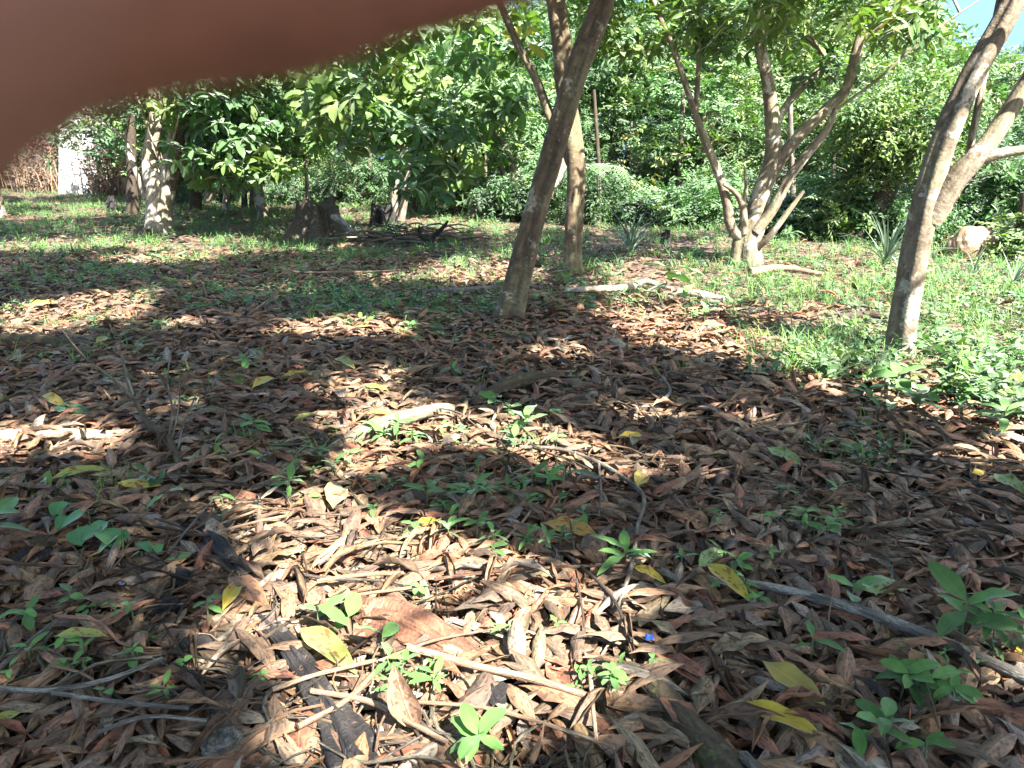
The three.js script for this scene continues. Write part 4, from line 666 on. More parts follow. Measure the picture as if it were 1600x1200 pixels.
{
  const zones = [[1.15, 3.2, 820], [3.2, 6, 620], [6, 9, 400], [9, 13, 220], [13, 22, 70]];
  for (const [a, b, dens] of zones) {
    const area = 1.65 / 2 * (b * b - a * a) + 1.6 * (b - a), n = Math.round(area * dens);
    for (let i = 0; i < n; i++) {
      const d = Math.sqrt(lerp(a * a, b * b, lq())), x = rr(lq, -1, 1) * (0.82 * d + 0.8), z = -d;
      const gr = grassiness(x, z); if (lq() < gr * 0.86) continue;
      const lay = lq(), s = (lq() < 0.2 ? rr(lq, 0.35, 0.7) : rr(lq, 0.7, 1.45)), k = Math.floor(lq() * 20), patch = fbm(x * 1.1 + 60, z * 1.1 + 60, 19, 3);
      let ci = Math.floor(lq() * 8); if (lq() < 0.35) ci = patch > 0.52 ? 0 : 3;
      const steep = lq() < 0.08 ? 0.8 : 0.22;
      const y = gh(x, z) + 0.002 + 0.042 * lay * (0.5 + patch);
      entries.push({ k, ci, d, lay, x, z, s, m: compose(V(x, y, z), new THREE.Euler(gauss(lq) * steep * 1.3, lq() * 6.283, gauss(lq) * steep, 'YXZ'), V(s * rr(lq, 0.85, 1.15), s, s * rr(lq, 0.8, 1.25))), c: vary(DRY[ci], lq, 0.22, 0.06) });
    }
  }
}
// the 260 that show largest are things of their own, the rest is the litter
const SPOTS = [['the charred root', 480, 1080], ['the rotten log', 640, 1000], ['the mossy log', 1050, 1130], ['the weathered pole', 1330, 985], ['the bright clean yellow leaf', 1215, 1170], ['the heart-leafed plant', 170, 850], ['the shiny black seed', 197, 946], ['the upright brown leaf', 632, 1110], ['the five-leaved plant', 1380, 1160], ['the blotched yellow leaf', 1235, 1105], ['the lower left corner', 40, 1160], ['the feathery sprouts', 1580, 1050], ['the blue plastic scrap', 1013, 1032], ['the large yellowish green leaf', 1370, 945], ['the bent branch', 990, 880], ['the thick broken stick', 560, 935], ['the bottom sprout', 745, 1185], ['the long yellow-green leaf', 133, 1030], ['the tiny two-leaved sprout', 172, 1110], ['the standing yellow leaf', 367, 963], ['the four-leaved sprout', 410, 1085], ['the dark burnt lump', 58, 890], ['the crossed sticks', 350, 860], ['the orange-yellow leaf', 890, 855], ['the large six-leaved seedling', 975, 895], ['the pale greenish leaf', 1108, 905], ['the thin curved yellow leaf', 1135, 942], ['the rusty orange leaf', 1448, 1095], ['the trailing sprout', 1290, 860], ['the many-leaved sprout', 950, 1085], ['the five-pointed sprout', 677, 1090], ['the sunlit seedling cluster', 702, 850], ['the single glossy leaf', 545, 1000], ['the central seedling', 735, 800], ['the long grey stick', 120, 1115], ['the dark curved stick', 930, 960], ['the broad yellow leaf', 222, 781], ['the right edge', 1585, 900], ['the left edge', 8, 960], ['the lower right corner', 1570, 1180]].map(([n, x, y]) => [n, G(x, y)]);
function labelFor(e, n, p) {
  const dx = e.x - p.x, dz = e.z - p.z, side = n.endsWith('edge') || n.endsWith('corner') ? 'near' : Math.abs(dx) > Math.abs(dz) * 0.8 ? (dx < 0 ? 'left of' : 'right of') : dz < 0 ? 'behind' : 'in front of';
  return `${e.s > 1.12 ? 'long ' : e.s < 0.8 ? 'small ' : ''}${FORM[e.k]} ${DRY_WORD[e.ci]} dry leaf ${side} ${n}`;
}
{
  const rank = entries.map((e, i) => { const [px, py, dz] = toPx(e.x, 0, e.z); return { i, v: e.s / dz * (e.lay > 0.6 ? 1 : 0) * (px > 10 && px < 1590 && py > 500 && py < 1195 ? 1 : 0) }; }).sort((a, b) => b.v - a.v).slice(0, 262);
  const own = new Set(rank.map(r => r.i)), sets = LITTER.map(() => []);
  entries.forEach((e, i) => { if (!own.has(i)) sets[e.k].push(e); });
  const t = new THREE.Group(); t.name = 'leaf_litter'; t.userData = { kind: 'stuff', label: 'thick layer of dry brown curled leaves over the ground', category: 'leaf litter' }; scene.add(t);
  sets.forEach((s, k) => inst('dry_leaves', LITTER[k], dryMat, s, t).userData.kind = 'stuff');
  for (const { i } of rank) {
    const e = entries[i]; let best = null, bp = null, bd = 1e9; for (const [n, p] of SPOTS) { const d = Math.hypot(p.x - e.x, p.z - e.z); if (d < bd) { bd = d; best = n; bp = p; } }
    const m = single('fallen_leaf', LITTER[e.k], dryTint(DRY[e.ci]), labelFor(e, best, bp), 'leaf', 'large dry leaves on top of the litter'); e.m.decompose(m.position, m.quaternion, m.scale);
  }
}
// leaves that stand out, one by one
const YEL = [0.55, 0.42, 0.03], YG = [0.34, 0.36, 0.06], OR = [0.50, 0.29, 0.05], LG = [0.24, 0.34, 0.09];
// px, py, length px, yaw seen (deg, 0 = right), tint, label, form
const MARKED = [
  [1215, 1166, 150, -20, YEL, 'bright clean yellow leaf at the bottom edge', 1], [1235, 1105, 120, -35, [0.42, 0.33, 0.06], 'large yellow leaf with brown blotches above the bright yellow one', 2], [1448, 1095, 110, -55, [0.38, 0.2, 0.03], 'rusty orange leaf among the green sprouts at lower right', 2], [1376, 946, 90, 8, LG, 'large yellowish green leaf over the weathered pole', 3], [1135, 942, 90, -40, YEL, 'thin curved yellow leaf at the end of the weathered pole', 1], [1108, 905, 50, 40, LG, 'pale greenish leaf left of the weathered pole', 2],
  [890, 855, 90, -10, OR, 'long orange-yellow leaf right of the seedlings', 2], [1012, 930, 60, -25, YEL, 'yellow leaf under the bent branch', 1], [515, 1052, 110, -38, YG, 'yellow-green leaf lying beside the charred root', 1], [367, 963, 60, 60, [0.66, 0.48, 0.02], 'bright yellow leaf standing in sun at lower left', 1], [133, 1030, 85, 2, YG, 'long yellow-green leaf at lower left', 1], [222, 781, 70, 0, [0.45, 0.38, 0.04], 'broad yellow leaf in the shade at left', 3], [130, 766, 100, 12, YG, 'long thin greenish yellow leaf in the shade at left', 1], [526, 800, 45, 80, [0.4, 0.35, 0.08], 'spotted yellowish leaf left of the seedlings', 2], [668, 845, 40, 10, YEL, 'small yellow leaf among the seedlings', 2], [1222, 736, 60, -25, LG, 'pale yellow leaf in the shaded leaves at right', 2], [1000, 774, 30, 70, YEL, 'small yellow leaf above the bent branch', 2], [1572, 782, 60, -35, LG, 'pale green leaf near the right edge', 2],
  [594, 668, 40, 0, YEL, 'bright yellow leaf by the pale barkless limb', 1], [590, 626, 38, -8, YEL, 'yellow leaf in the sunlit patch behind the pale barkless limb', 1], [466, 604, 50, 4, [0.5, 0.36, 0.03], 'yellow and orange leaf left of the sunlit patch', 2], [416, 617, 50, 25, YEL, 'thin yellow leaf in the shade at left middle', 1], [70, 488, 55, 10, YEL, 'yellow leaf in the sunlit patch at the left edge', 2], [540, 585, 50, -30, YG, 'greenish leaf above the sunlit patch', 1], [480, 673, 40, 15, YG, 'yellow-green leaf left of the pale barkless limb', 1], [985, 703, 40, 5, YEL, 'yellow leaf in the shade right of the pale limb', 2], [165, 548, 30, 25, YG, 'yellow-green leaf on the grey mossy log', 1], [1388, 655, 20, 70, LG, 'small pale leaf held up in the dark weeds', 1], [85, 648, 45, -20, YEL, 'thin yellow leaf above the white lichened log', 1], [112, 662, 60, -5, [0.06, 0.17, 0.05], 'fallen dark green leaf above the white lichened log', 2], [1525, 765, 22, 0, YEL, 'tiny yellow leaf near the right edge', 2], [15, 1165, 60, 25, YG, 'yellow-green leaf tip in the lower left corner', 1], [1592, 1055, 30, 0, YEL, 'yellow leaf tip at the right edge', 1],
];
const markGeo = [null, leafGeo(1, 0.15, { nu: 10, nv: 4, cup: 0.9, bend: 0.5, wave: 0.1, r: rng(2), twist: 0.3 }), leafGeo(1, 0.18, { nu: 10, nv: 4, cup: 0.45, bend: 0.4, wave: 0.2, r: rng(5), twist: -0.3 }), leafGeo(1, 0.2, { nu: 10, nv: 4, cup: -0.5, bend: 0.7, wave: 0.1, r: rng(8) })];
MARKED.forEach(([x, y, len, deg, c, l, f], i) => {
  const r = deg * Math.PI / 180, a = G(x - Math.cos(r) * len / 2, y + Math.sin(r) * len / 2), b = G(x + Math.cos(r) * len / 2, y - Math.sin(r) * len / 2), d = b.clone().sub(a); let L = Math.min(d.length(), 0.30), yaw = Math.atan2(-d.z, d.x), mid = a.clone().add(b).multiplyScalar(0.5);
  const m = single('fallen_leaf', markGeo[f], leafTint(c, /bright|clean/.test(l) ? greenLeafMap : yellowLeafMap, 0.3), l, 'leaf', 'coloured leaves on the litter');
  m.scale.set(L, L, Math.max(L, 0.14)); m.rotation.set(0.25, yaw, 0.03, 'YZX'); m.position.set(mid.x - Math.cos(yaw) * L / 2, mid.y + 0.085, mid.z + Math.sin(yaw) * L / 2);
});
{ // the large upright brown leaf
  const g = G(650, 1168), m = single('fallen_leaf', leafGeo(0.21, 0.044, { nu: 12, nv: 6, cup: 0.5, bend: 0.45, wave: 0.06, r: rng(77), twist: 0.25 }), dryTint([0.40, 0.23, 0.14]), 'large brown leaf propped upright in the sun at the bottom centre', 'leaf', 'large dry leaves on top of the litter', V(g.x + 0.005, g.y + 0.05, g.z));
  m.rotation.set(1.35, 0.15, 1.85, 'YZX');
}

// ---------------------------------------------------------------- green seedlings
const seedLeaf = {
  slim: [0.3, 0.7].map(b => leafGeo(1, 0.145, { nu: 7, nv: 2, cup: 0.6, wave: 0.12, bend: b })),
  oval: [0.3, 0.8].map(b => leafGeo(1, 0.215, { nu: 7, nv: 2, cup: 0.55, wave: 0.12, bend: b, prof: 'oval' })),
  heart: [0.25, 0.5].map(b => leafGeo(1, 0.42, { nu: 8, nv: 4, cup: 0.3, bend: b, prof: 'heart' })),
};
const SG = [0.095, 0.245, 0.038];
const seedTone = (c, q) => { const k = [0.75, 1, 1.25][Math.floor(q() * 3)]; return c.map(v => +(v * k).toFixed(4)); };
function seedling(px, py, hPx, n, lPx, kind, label, seed, group = 'green seedlings in the leaf litter') {
  const b = G(px, py), k = Math.hypot(b.x, EYE, b.z) / 1200, h = hPx * k * 1.2, L = lPx * k * 1.15, t = thing('seedling', label, 'seedling', group, V(b.x, b.y + 0.06, b.z)), q = rng(seed), lean = V(gauss(q) * 0.2 * h, h, gauss(q) * 0.2 * h);
  part('stem', limb([V(0, -0.065, 0), V(lean.x * 0.3, h * 0.5, lean.z * 0.3), lean], [0.0032, 0.0026, 0.0016], { sides: 5, seg: 5, cap: false, seed }), leafTint([0.14, 0.22, 0.06]), t);
  for (let i = 0; i < n; i++) { const f = n <= 2 ? 1 : lerp(0.55, 1, i / (n - 1)), m = part('leaf', seedLeaf[kind][i % 2], leafTint(seedTone(SG, q), greenLeafMap, 0.15), t); m.position.set(lean.x * f, h * f, lean.z * f); const s = L * rr(q, 0.7, 1.12); m.scale.set(s, s, s * rr(q, 0.9, 1.2)); m.rotation.set(gauss(q) * 0.4, i * 2.4 + gauss(q) * 0.4 + seed, rr(q, -0.35, 0.55), 'YZX'); }
  return t;
}
const SEED = [
  // px, py of the foot, height px, leaves, leaf length px, kind, tone, label
  [455, 790, 20, 7, 32, 'slim', 'seedling cluster in the shade left of the sunlit leaves'], [590, 785, 22, 6, 22, 'slim', 'small seedling above the sunlit leaf fan'], [668, 808, 28, 6, 40, 'slim', 'broad seedling, leftmost of the middle group'], [735, 815, 32, 8, 38, 'slim', 'seedling at the centre of the middle group'], [586, 825, 14, 4, 20, 'oval', 'tiny seedling below the spotted yellowish leaf'], [718, 838, 26, 4, 26, 'slim', 'yellow-stemmed seedling below the central one'], [650, 852, 14, 4, 22, 'oval', 'small sunlit seedling beside the small yellow leaf'], [702, 866, 26, 6, 32, 'slim', 'seedling cluster in full sun below the middle group'], [745, 858, 22, 6, 26, 'slim', 'upright seedling right of the sunlit cluster'], [770, 878, 26, 5, 26, 'slim', 'three-leaved seedling at the sunlit edge'], [832, 800, 45, 7, 40, 'slim', 'tall seedling right of the middle group'], [878, 800, 45, 4, 52, 'slim', 'tall seedling with two long hanging leaves'], [912, 842, 20, 5, 32, 'slim', 'slim seedling below the long hanging leaves'], [852, 885, 26, 6, 30, 'slim', 'star-shaped seedling left of the orange-yellow leaf'], [820, 872, 16, 4, 22, 'slim', 'small star-shaped seedling beside a larger one'], [975, 910, 28, 7, 54, 'slim', 'large six-leaved seedling beside the bent branch'],
  [655, 952, 10, 5, 24, 'oval', 'low seedling on the thick broken stick'], [795, 1025, 20, 4, 36, 'slim', 'sunlit seedling above the fanned brown leaves'], [870, 1003, 6, 4, 14, 'oval', 'tiny green rosette in the fanned brown leaves'], [600, 1045, 24, 3, 40, 'oval', 'sprout on the rotten log'], [612, 1085, 24, 4, 30, 'oval', 'sprout behind the large upright brown leaf'], [677, 1108, 26, 7, 36, 'slim', 'five-pointed sprout right of the upright brown leaf'], [950, 1110, 28, 9, 24, 'oval', 'many-leaved sprout left of the mossy log'], [745, 1205, 30, 8, 44, 'oval', 'sprout cut by the bottom edge'], [1022, 1070, 12, 4, 22, 'oval', 'small sprout below the blue scrap'],
  [1190, 842, 16, 4, 20, 'oval', 'small sprout in the shaded leaves at right'], [1145, 915, 16, 6, 22, 'oval', 'clustered sprout beside the pale greenish leaf'], [1290, 865, 20, 6, 26, 'oval', 'trailing sprout in the shaded leaves'], [1255, 840, 20, 8, 26, 'slim', 'feathery sprout in the shaded leaves'], [1185, 965, 8, 4, 20, 'oval', 'small green rosette left of the weathered pole'], [1265, 1045, 20, 3, 36, 'slim', 'thin two-leaved sprout below the weathered pole'], [1325, 975, 30, 4, 44, 'oval', 'sprout with one large hanging leaf above the weathered pole'], [1495, 1030, 50, 5, 56, 'oval', 'tall sprout with broad leaves above the pole at right'], [1545, 1040, 45, 12, 34, 'slim', 'feathery sprout at the right edge'], [1590, 1060, 40, 10, 34, 'slim', 'second feathery sprout at the right edge'], [1405, 1105, 26, 9, 34, 'oval', 'leafy sprout cluster below the weathered pole'], [1440, 1115, 26, 6, 40, 'oval', 'sprout beside the rusty orange leaf'], [1490, 1140, 28, 7, 36, 'oval', 'sprout right of the rusty orange leaf'], [1375, 1195, 40, 7, 42, 'oval', 'five-leaved plant at the bottom edge'], [1330, 1190, 20, 3, 44, 'oval', 'leaf pair beside the five-leaved plant'], [1440, 1210, 20, 3, 30, 'oval', 'small sprout cut by the bottom edge at right'], [1062, 905, 14, 4, 26, 'slim', 'slim sprout left of the pale greenish leaf'],
  [50, 1000, 20, 5, 28, 'oval', 'small leafy sprout near the left edge'], [118, 968, 14, 3, 24, 'oval', 'sprout with oval leaves below the dark lump'], [142, 982, 10, 3, 18, 'oval', 'tiny sprout left of the shiny round seed'], [328, 985, 20, 4, 26, 'oval', 'sprout beside the bright standing yellow leaf'], [500, 1015, 34, 3, 46, 'oval', 'glossy green leaves above the charred root'], [545, 1008, 14, 2, 46, 'oval', 'single glossy green leaf right of the charred root'], [410, 1092, 8, 4, 17, 'heart', 'tiny four-leaved sprout left of the charred root'], [172, 1115, 8, 2, 18, 'heart', 'tiny two-leaved sprout at lower left'], [262, 1112, 10, 5, 22, 'slim', 'tiny star sprout at lower left'], [212, 1062, 12, 3, 22, 'oval', 'tiny oval-leaved sprout right of the long yellow-green leaf'], [235, 1022, 6, 4, 14, 'oval', 'tiny sprout above the oval-leaved sprout'], [108, 1078, 10, 4, 16, 'oval', 'tiny sprout below the long yellow-green leaf'], [288, 1068, 6, 3, 12, 'heart', 'smallest sprout in the lower left leaves'], [178, 975, 8, 4, 14, 'slim', 'tiny star-shaped sprout beside the crossed twigs'], [265, 808, 14, 2, 26, 'oval', 'single sprout left of the charred root end'], [350, 838, 10, 2, 22, 'oval', 'two-leaved sprout over the charred root end'], [385, 820, 6, 2, 28, 'slim', 'green leaf pair right of the charred root end'], [280, 905, 6, 2, 20, 'oval', 'leaf pair on the dark lump'],
  [775, 655, 16, 5, 26, 'oval', 'sprout at the junction of the two limbs'], [620, 705, 26, 14, 24, 'slim', 'dense seedling patch in front of the pale barkless limb'], [645, 712, 18, 9, 22, 'slim', 'seedling at the right of the dense patch'], [545, 745, 20, 7, 22, 'slim', 'seedling below the end of the pale barkless limb'], [400, 690, 14, 5, 24, 'oval', 'sprout in the shade left of the pale limb'], [500, 735, 16, 6, 22, 'slim', 'seedling at the tip of the pale limb'], [820, 690, 20, 6, 36, 'oval', 'sprout with oval leaves right of the pale limb'], [805, 715, 16, 4, 26, 'oval', 'second oval-leaved sprout right of the pale limb'], [660, 745, 10, 4, 22, 'oval', 'low sprout in front of the pale limb'], [745, 740, 8, 4, 18, 'oval', 'low sprout right of the pale limb end'], [575, 630, 12, 4, 16, 'slim', 'small seedling in the sunlit patch'], [385, 590, 14, 9, 22, 'oval', 'clump of round leaves in the shade at left middle'], [1100, 520, 26, 5, 20, 'oval', 'broad-leafed seedling below the bleached logs'], [1030, 492, 55, 5, 48, 'oval', 'tall broad-leafed sprout beside the bleached white log'], [1075, 490, 30, 4, 36, 'oval', 'broad-leafed sprout right of the bleached white log'], [710, 600, 10, 6, 20, 'oval', 'low clump left of the dark mossy limb'], [1400, 640, 30, 9, 34, 'oval', 'leafy weed in the shade edge right of centre'], [1350, 650, 24, 9, 28, 'slim', 'grassy weed left of the leafy weed'], [1430, 670, 30, 9, 34, 'oval', 'leafy weed drooping into the shade at right'], [1560, 690, 26, 9, 40, 'slim', 'long-leafed weed near the right edge'],
];
SEED.forEach((s, i) => seedling(...s, 300 + i));
{ // smaller seedlings in between
  const q = rng(2024), where = [[640, 700, 60, 14], [760, 830, 130, 45], [700, 790, 120, 30], [500, 770, 90, 30], [1260, 830, 80, 35], [850, 860, 70, 35], [930, 1090, 50, 25], [1480, 1060, 70, 40], [620, 1090, 60, 25], [130, 1060, 100, 50], [820, 700, 60, 25], [1150, 900, 80, 40]];
  for (let i = 0; i < 84; i++) {
    const [cx, cy, a, b] = where[i % where.length], x = cx + gauss(q) * a, y = cy + gauss(q) * b, g = G(x, y), k = q() < 0.7 ? 'slim' : 'oval'; let best = null, bd = 1e9; for (const [n, p] of SPOTS) { const d = Math.hypot(p.x - g.x, p.z - g.z); if (d < bd) { bd = d; best = [n, p]; } }
    const dx = g.x - best[1].x, dz = g.z - best[1].z, side = Math.abs(dx) > Math.abs(dz) * 0.8 ? (dx < 0 ? 'left of' : 'right of') : dz < 0 ? 'behind' : 'in front of', n = 3 + Math.floor(q() * 4);
    seedling(x, y, rr(q, 8, 20), n, rr(q, 12, 24), k, `small ${k === 'slim' ? 'narrow' : 'oval'}-leaved seedling with ${['three', 'four', 'five', 'six'][n - 3]} leaves ${side} ${best[0]}`, 700 + i);
  }
}
// heart-leafed plant at left, and the bright plant cut by the left edge
{
  const b = G(170, 872), k = b.length() / 1200, t = thing('heart_leafed_plant', 'creeping plant with rounded heart-shaped leaves at lower left', 'plant', null, V(b.x, b.y + 0.055, b.z));
  [[108, 802, 34, 0.09], [93, 816, 18, 0.08], [118, 826, 30, 0.07], [147, 822, 42, 0.1], [130, 845, 40, 0.08], [166, 848, 48, 0.1], [184, 838, 44, 0.11], [198, 858, 40, 0.08], [224, 868, 28, 0.06], [252, 872, 18, 0.05], [226, 884, 16, 0.04], [205, 850, 26, 0.07]].forEach(([x, y, L, h], i) => {
    const g = G(x, y + h / k * 0.8), m = part('leaf', seedLeaf.heart[i % 2], leafTint(i % 3 ? [0.05, 0.20, 0.05] : [0.07, 0.24, 0.06]), t); const s = L * k * 1.05; m.scale.setScalar(s); m.position.set(g.x - b.x, g.y - b.y + h, g.z - b.z); m.rotation.set(0.35 * Math.sin(i * 2.1), -Math.PI / 2 + Math.sin(i * 1.7) * 1.1, -0.35, 'YZX');
    part('stem', limb([V(g.x - b.x - 0.01, -0.01, g.z - b.z), V(g.x - b.x, h * 0.6, g.z - b.z), V(g.x - b.x, h, g.z - b.z)], [0.003, 0.0025, 0.002], { sides: 5, seg: 4, cap: false, seed: i }), leafTint([0.14, 0.22, 0.06]), t);
  });
  seedling(2, 880, 40, 7, 40, 'heart', 'bright broad-leafed plant cut by the left edge', 17, null);
}

// ---------------------------------------------------------------- grass and weeds (nobody could count them)
{
  const q = rng(606);
  const tuft = [0, 1, 2].map(s => { const g = new Geo(), r = rng(70 + s); for (let i = 0; i < 9; i++) addLeaf(g, M4(V(gauss(r) * 0.03, 0, gauss(r) * 0.03), new THREE.Euler(gauss(r) * 0.2, r() * 6.28, rr(r, 0.7, 1.5), 'YZX')), rr(r, 0.1, 0.24), 0.0042, { nu: 4, nv: 1, cup: 0.2, bend: rr(r, 0.4, 1.4), prof: 'blade' }); return g.build(); });
  const weed = [whorl(801, 7, 0.075, 0.02, { lo: -0.2, hi: 0.8, prof: 'oval', spread: 0.8 }), whorl(802, 9, 0.055, 0.012, { lo: 0, hi: 1.0, spread: 1.2 })];
  const grass = [[], [], []], weeds = [[], []], n = 36000;
  for (let i = 0; i < n; i++) {
    const d = 3 + 35 * Math.pow(q(), 1.0), x = rr(q, -1, 1) * (0.80 * d + 1), z = -d, gr = grassiness(x, z), c = fbm(x * 1.6 + 8, z * 1.6 + 8, 91, 3);
    const mid = x < 0.6 ? smooth(-4.8, -7.2, z) * smooth(0.50, 0.60, c) * 0.8 : 0, near = smooth(0.5, 0.64, c) * 0.5 * smooth(2.2, 3.6, d);
    const lush = x > 2.6 && z > -7.2 ? 0.9 : 0; const pr = Math.max(gr * smooth(0.36, 0.52, c), mid, near); if (q() > pr) continue;
    const tone = [GREEN.lime, GREEN.mint, GREEN.mid][Math.floor(q() * 3)], y = gh(x, z);
    if (q() < (lush ? 0.4 : 0.6)) grass[i % 3].push({ m: compose(V(x, y, z), new THREE.Euler(gauss(q) * 0.2, q() * 6.28, gauss(q) * 0.2), rr(q, 0.5, 1.15) * (d > 9 ? 1.15 : 0.9)), c: vary(tone, q, 0.3, 0.12) });
    else weeds[i % 2].push({ m: compose(V(x, y + rr(q, 0.01, 0.06) + (lush ? q() * 0.12 : 0), z), new THREE.Euler(gauss(q) * 0.3, q() * 6.28, gauss(q) * 0.3), rr(q, 0.6, 1.3)), c: vary(tone, q, 0.3, 0.12) });
  }
  // the lush low weeds round the forked smooth tree
  for (let i = 0; i < 420; i++) { const [cx, cy, a, b2] = [[1530, 575, 120, 50], [1300, 590, 110, 20], [1500, 470, 120, 30], [1570, 640, 80, 30], [1520, 600, 60, 25]][i % 5], g = G(cx + gauss(q) * a, cy + gauss(q) * b2); weeds[i % 2].push({ m: compose(V(g.x, g.y + rr(q, 0.02, 0.16), g.z), new THREE.Euler(gauss(q) * 0.35, q() * 6.28, gauss(q) * 0.35), rr(q, 0.5, 1.5)), c: vary([GREEN.lime, GREEN.mint, GREEN.mid][Math.floor(q() * 3)], q, 0.3, 0.12) }); }
  for (let i = 0; i < 900; i++) { const [cx, cy, a, b2] = [[1530, 560, 130, 60], [1300, 560, 130, 40], [1500, 460, 120, 30], [1250, 460, 150, 25]][i % 4], g = G(cx + gauss(q) * a, cy + gauss(q) * b2); grass[i % 3].push({ m: compose(V(g.x, g.y, g.z), new THREE.Euler(gauss(q) * 0.25, q() * 6.28, gauss(q) * 0.25), rr(q, 0.5, 1.3)), c: vary([GREEN.lime, GREEN.mint, GREEN.mid][Math.floor(q() * 3)], q, 0.3, 0.12) }); }
  // low weeds left of the leaning trunk's foot
  for (let i = 0; i < 700; i++) { const [cx, cy, a, b2] = [[640, 490, 150, 20], [540, 475, 120, 16], [420, 470, 120, 24], [130, 440, 120, 20]][i % 4], g = G(cx + gauss(q) * a, cy + gauss(q) * b2); weeds[i % 2].push({ m: compose(V(g.x, g.y + rr(q, 0.01, 0.06), g.z), new THREE.Euler(gauss(q) * 0.35, q() * 6.28, gauss(q) * 0.35), rr(q, 0.7, 1.3)), c: vary([GREEN.lime, GREEN.mint, GREEN.mid][Math.floor(q() * 3)], q, 0.3, 0.12) }); }
  const tg = new THREE.Group(); tg.name = 'grass'; tg.userData = { kind: 'stuff', label: 'thin grass tufts scattered over the clearing', category: 'grass' }; scene.add(tg);
  grass.forEach((s, k) => inst('grass_tufts', tuft[k], grassMat, s, tg).userData.kind = 'stuff');
  const tw = new THREE.Group(); tw.name = 'undergrowth'; tw.userData = { kind: 'stuff', label: 'low broad-leafed green weeds over the clearing floor', category: 'weeds' }; scene.add(tw);
  weeds.forEach((s, k) => inst('low_weeds', weed[k], leafMat, s, tw).userData.kind = 'stuff');
}

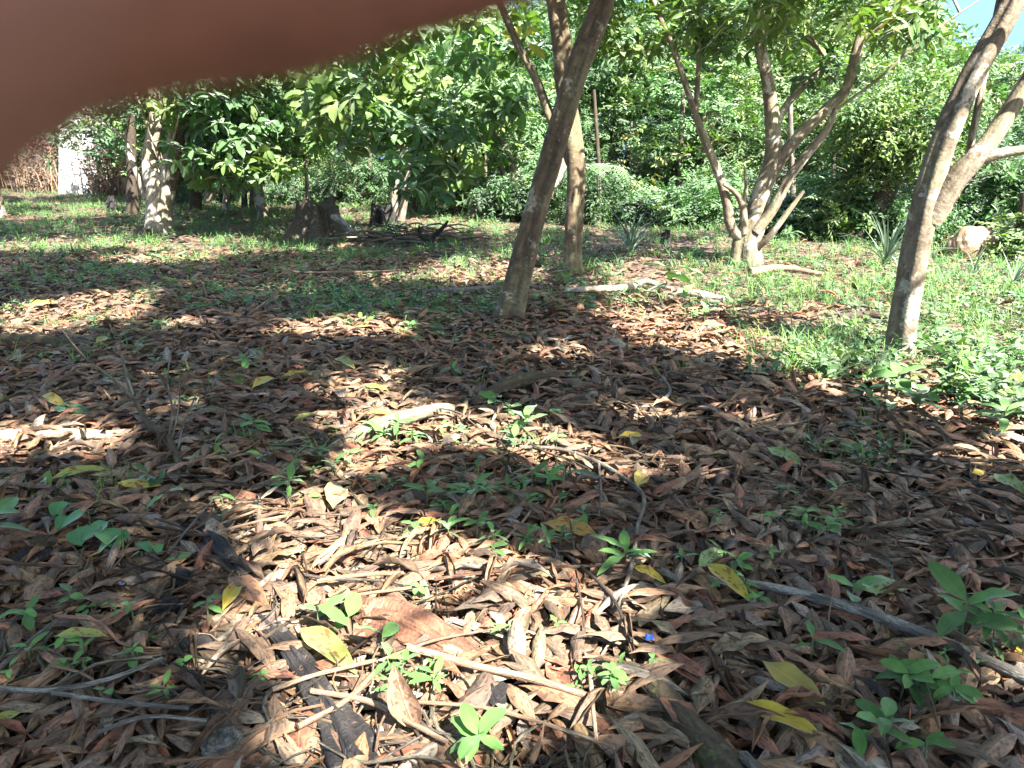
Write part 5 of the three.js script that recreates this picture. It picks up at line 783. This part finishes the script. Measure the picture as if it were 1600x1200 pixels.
// ---------------------------------------------------------------- the photographer's hand, its forefinger over a corner of the lens
{
  // joints in the lens's own axes (metres, -z ahead), each with a radius
  const F = [
    [[-0.060, -0.008, 0.030], [-0.0305, 0.002, -0.015], [-0.0262, 0.0218, -0.0345], [-0.0155, 0.0283, -0.045], [0.0112, 0.0418, -0.060]], // forefinger
    [[-0.066, -0.016, 0.036], [-0.048, -0.026, -0.002], [-0.062, -0.030, -0.022], [-0.078, -0.022, -0.010]],
    [[-0.068, -0.036, 0.042], [-0.054, -0.048, 0.006], [-0.068, -0.052, -0.014], [-0.083, -0.044, 0.000]],
    [[-0.070, -0.055, 0.048], [-0.060, -0.066, 0.018], [-0.072, -0.068, 0.002], [-0.084, -0.060, 0.012]],
    [[-0.080, 0.004, 0.075], [-0.056, 0.016, 0.070], [-0.036, 0.022, 0.066]], // thumb
  ], RF = [[0.0115, 0.0106, 0.0100, 0.0096, 0.0082], [0.0115, 0.0102, 0.0095, 0.0075], [0.011, 0.0098, 0.009, 0.0072], [0.0098, 0.0088, 0.0082, 0.0066], [0.015, 0.0115, 0.0095]];
  const bones = []; F.forEach((f, i) => { for (let j = 0; j < f.length - 1; j++) bones.push([f[j], f[j + 1], RF[i][j], RF[i][j + 1], i]); });
  const wrist = [-0.115, -0.04, 0.115]; for (const k of [0, 1, 2, 3]) bones.push([F[k][0], wrist, 0.013, 0.02, 9]); bones.push([F[4][0], wrist, 0.015, 0.021, 9]); bones.push([wrist, [-0.17, -0.12, 0.23], 0.027, 0.036, 9]);
  const res = 88, c = [-0.085, -0.035, 0.085], half = 0.165, mc = new MarchingCubes(res, new THREE.MeshStandardMaterial(), false, false, 400000);
  const sd = (p, [a, b, ra, rb]) => { const bx = b[0] - a[0], by = b[1] - a[1], bz = b[2] - a[2], px = p[0] - a[0], py = p[1] - a[1], pz = p[2] - a[2], t = clamp((px * bx + py * by + pz * bz) / (bx * bx + by * by + bz * bz), 0, 1); return Math.hypot(px - bx * t, py - by * t, pz - bz * t) - lerp(ra, rb, t); };
  mc.isolation = 0;
  for (let z = 0; z < res; z++) for (let y = 0; y < res; y++) for (let x = 0; x < res; x++) {
    const p = [x, y, z].map((v, i) => c[i] + (v - res / 2) / (res / 2) * half); const part = {}; let d = 1;
    for (const b of bones) { const s = sd(p, b), k = b[4] === 9 ? 0.006 : 0.0015; const o = part[b[4]] ?? 1, h = clamp(0.5 + 0.5 * (o - s) / k, 0, 1); part[b[4]] = lerp(o, s, h) - k * h * (1 - h); }
    for (const s of Object.values(part)) { const k = 0.004, h = clamp(0.5 + 0.5 * (d - s) / k, 0, 1); d = lerp(d, s, h) - k * h * (1 - h); }
    mc.field[x + y * res + z * res * res] = -d;
  }
  mc.update();
  const n = mc.count, g = new THREE.BufferGeometry(), pa = new Float32Array(n * 3), na = new Float32Array(n * 3), ua = new Float32Array(n * 2);
  for (let i = 0; i < n; i++) { for (let k = 0; k < 3; k++) { pa[i * 3 + k] = mc.positionArray[i * 3 + k] * half + c[k]; na[i * 3 + k] = mc.normalArray[i * 3 + k]; } ua[i * 2] = pa[i * 3] * 30; ua[i * 2 + 1] = (pa[i * 3 + 1] + pa[i * 3 + 2]) * 30; }
  g.setAttribute('position', new THREE.BufferAttribute(pa, 3)); g.setAttribute('normal', new THREE.BufferAttribute(na, 3)); g.setAttribute('uv', new THREE.BufferAttribute(ua, 2));
  const skin = dataTex(256, 256, (u, v) => { const a = fbm(u * 10, v * 10, 701, 4, 10, 10), b = fbm(u * 60, v * 60, 711, 2, 60, 60), k = 0.9 + 0.16 * (a - 0.5) + 0.1 * (b - 0.5); return [k, k * 0.98, k * 0.96]; });
  const m = single('person', g, new THREE.MeshStandardMaterial({ color: col(0.28, 0.122, 0.076), map: skin, roughness: 0.6 }), 'bare hand, blurred brown forefinger across the upper left corner before the lens', 'hand');
  m.applyMatrix4(camera.matrixWorld);
}

// look-alikes that would share a label are told apart by how far off they lie
{
  const same = new Map(); for (const o of scene.children) if (o.userData.label) { const l = o.userData.label; same.set(l, [...(same.get(l) ?? []), o]); }
  for (const [l, os] of same) if (os.length > 1) { os.sort((a, b) => b.position.z - a.position.z); const w = os.length === 2 ? ['nearer', 'farther'] : os.length === 3 ? ['nearest', 'middle', 'farthest'] : null; os.forEach((o, i) => { o.userData.label = `${l}, ${w ? w[i] : ['nearest', 'second', 'third', 'fourth', 'fifth', 'sixth', 'seventh', 'eighth', 'ninth'][i]}`; }); }
}
scene.traverse(o => { if (o.isMesh) { o.castShadow = true; o.receiveShadow = true; } });
renderer.render(scene, camera);
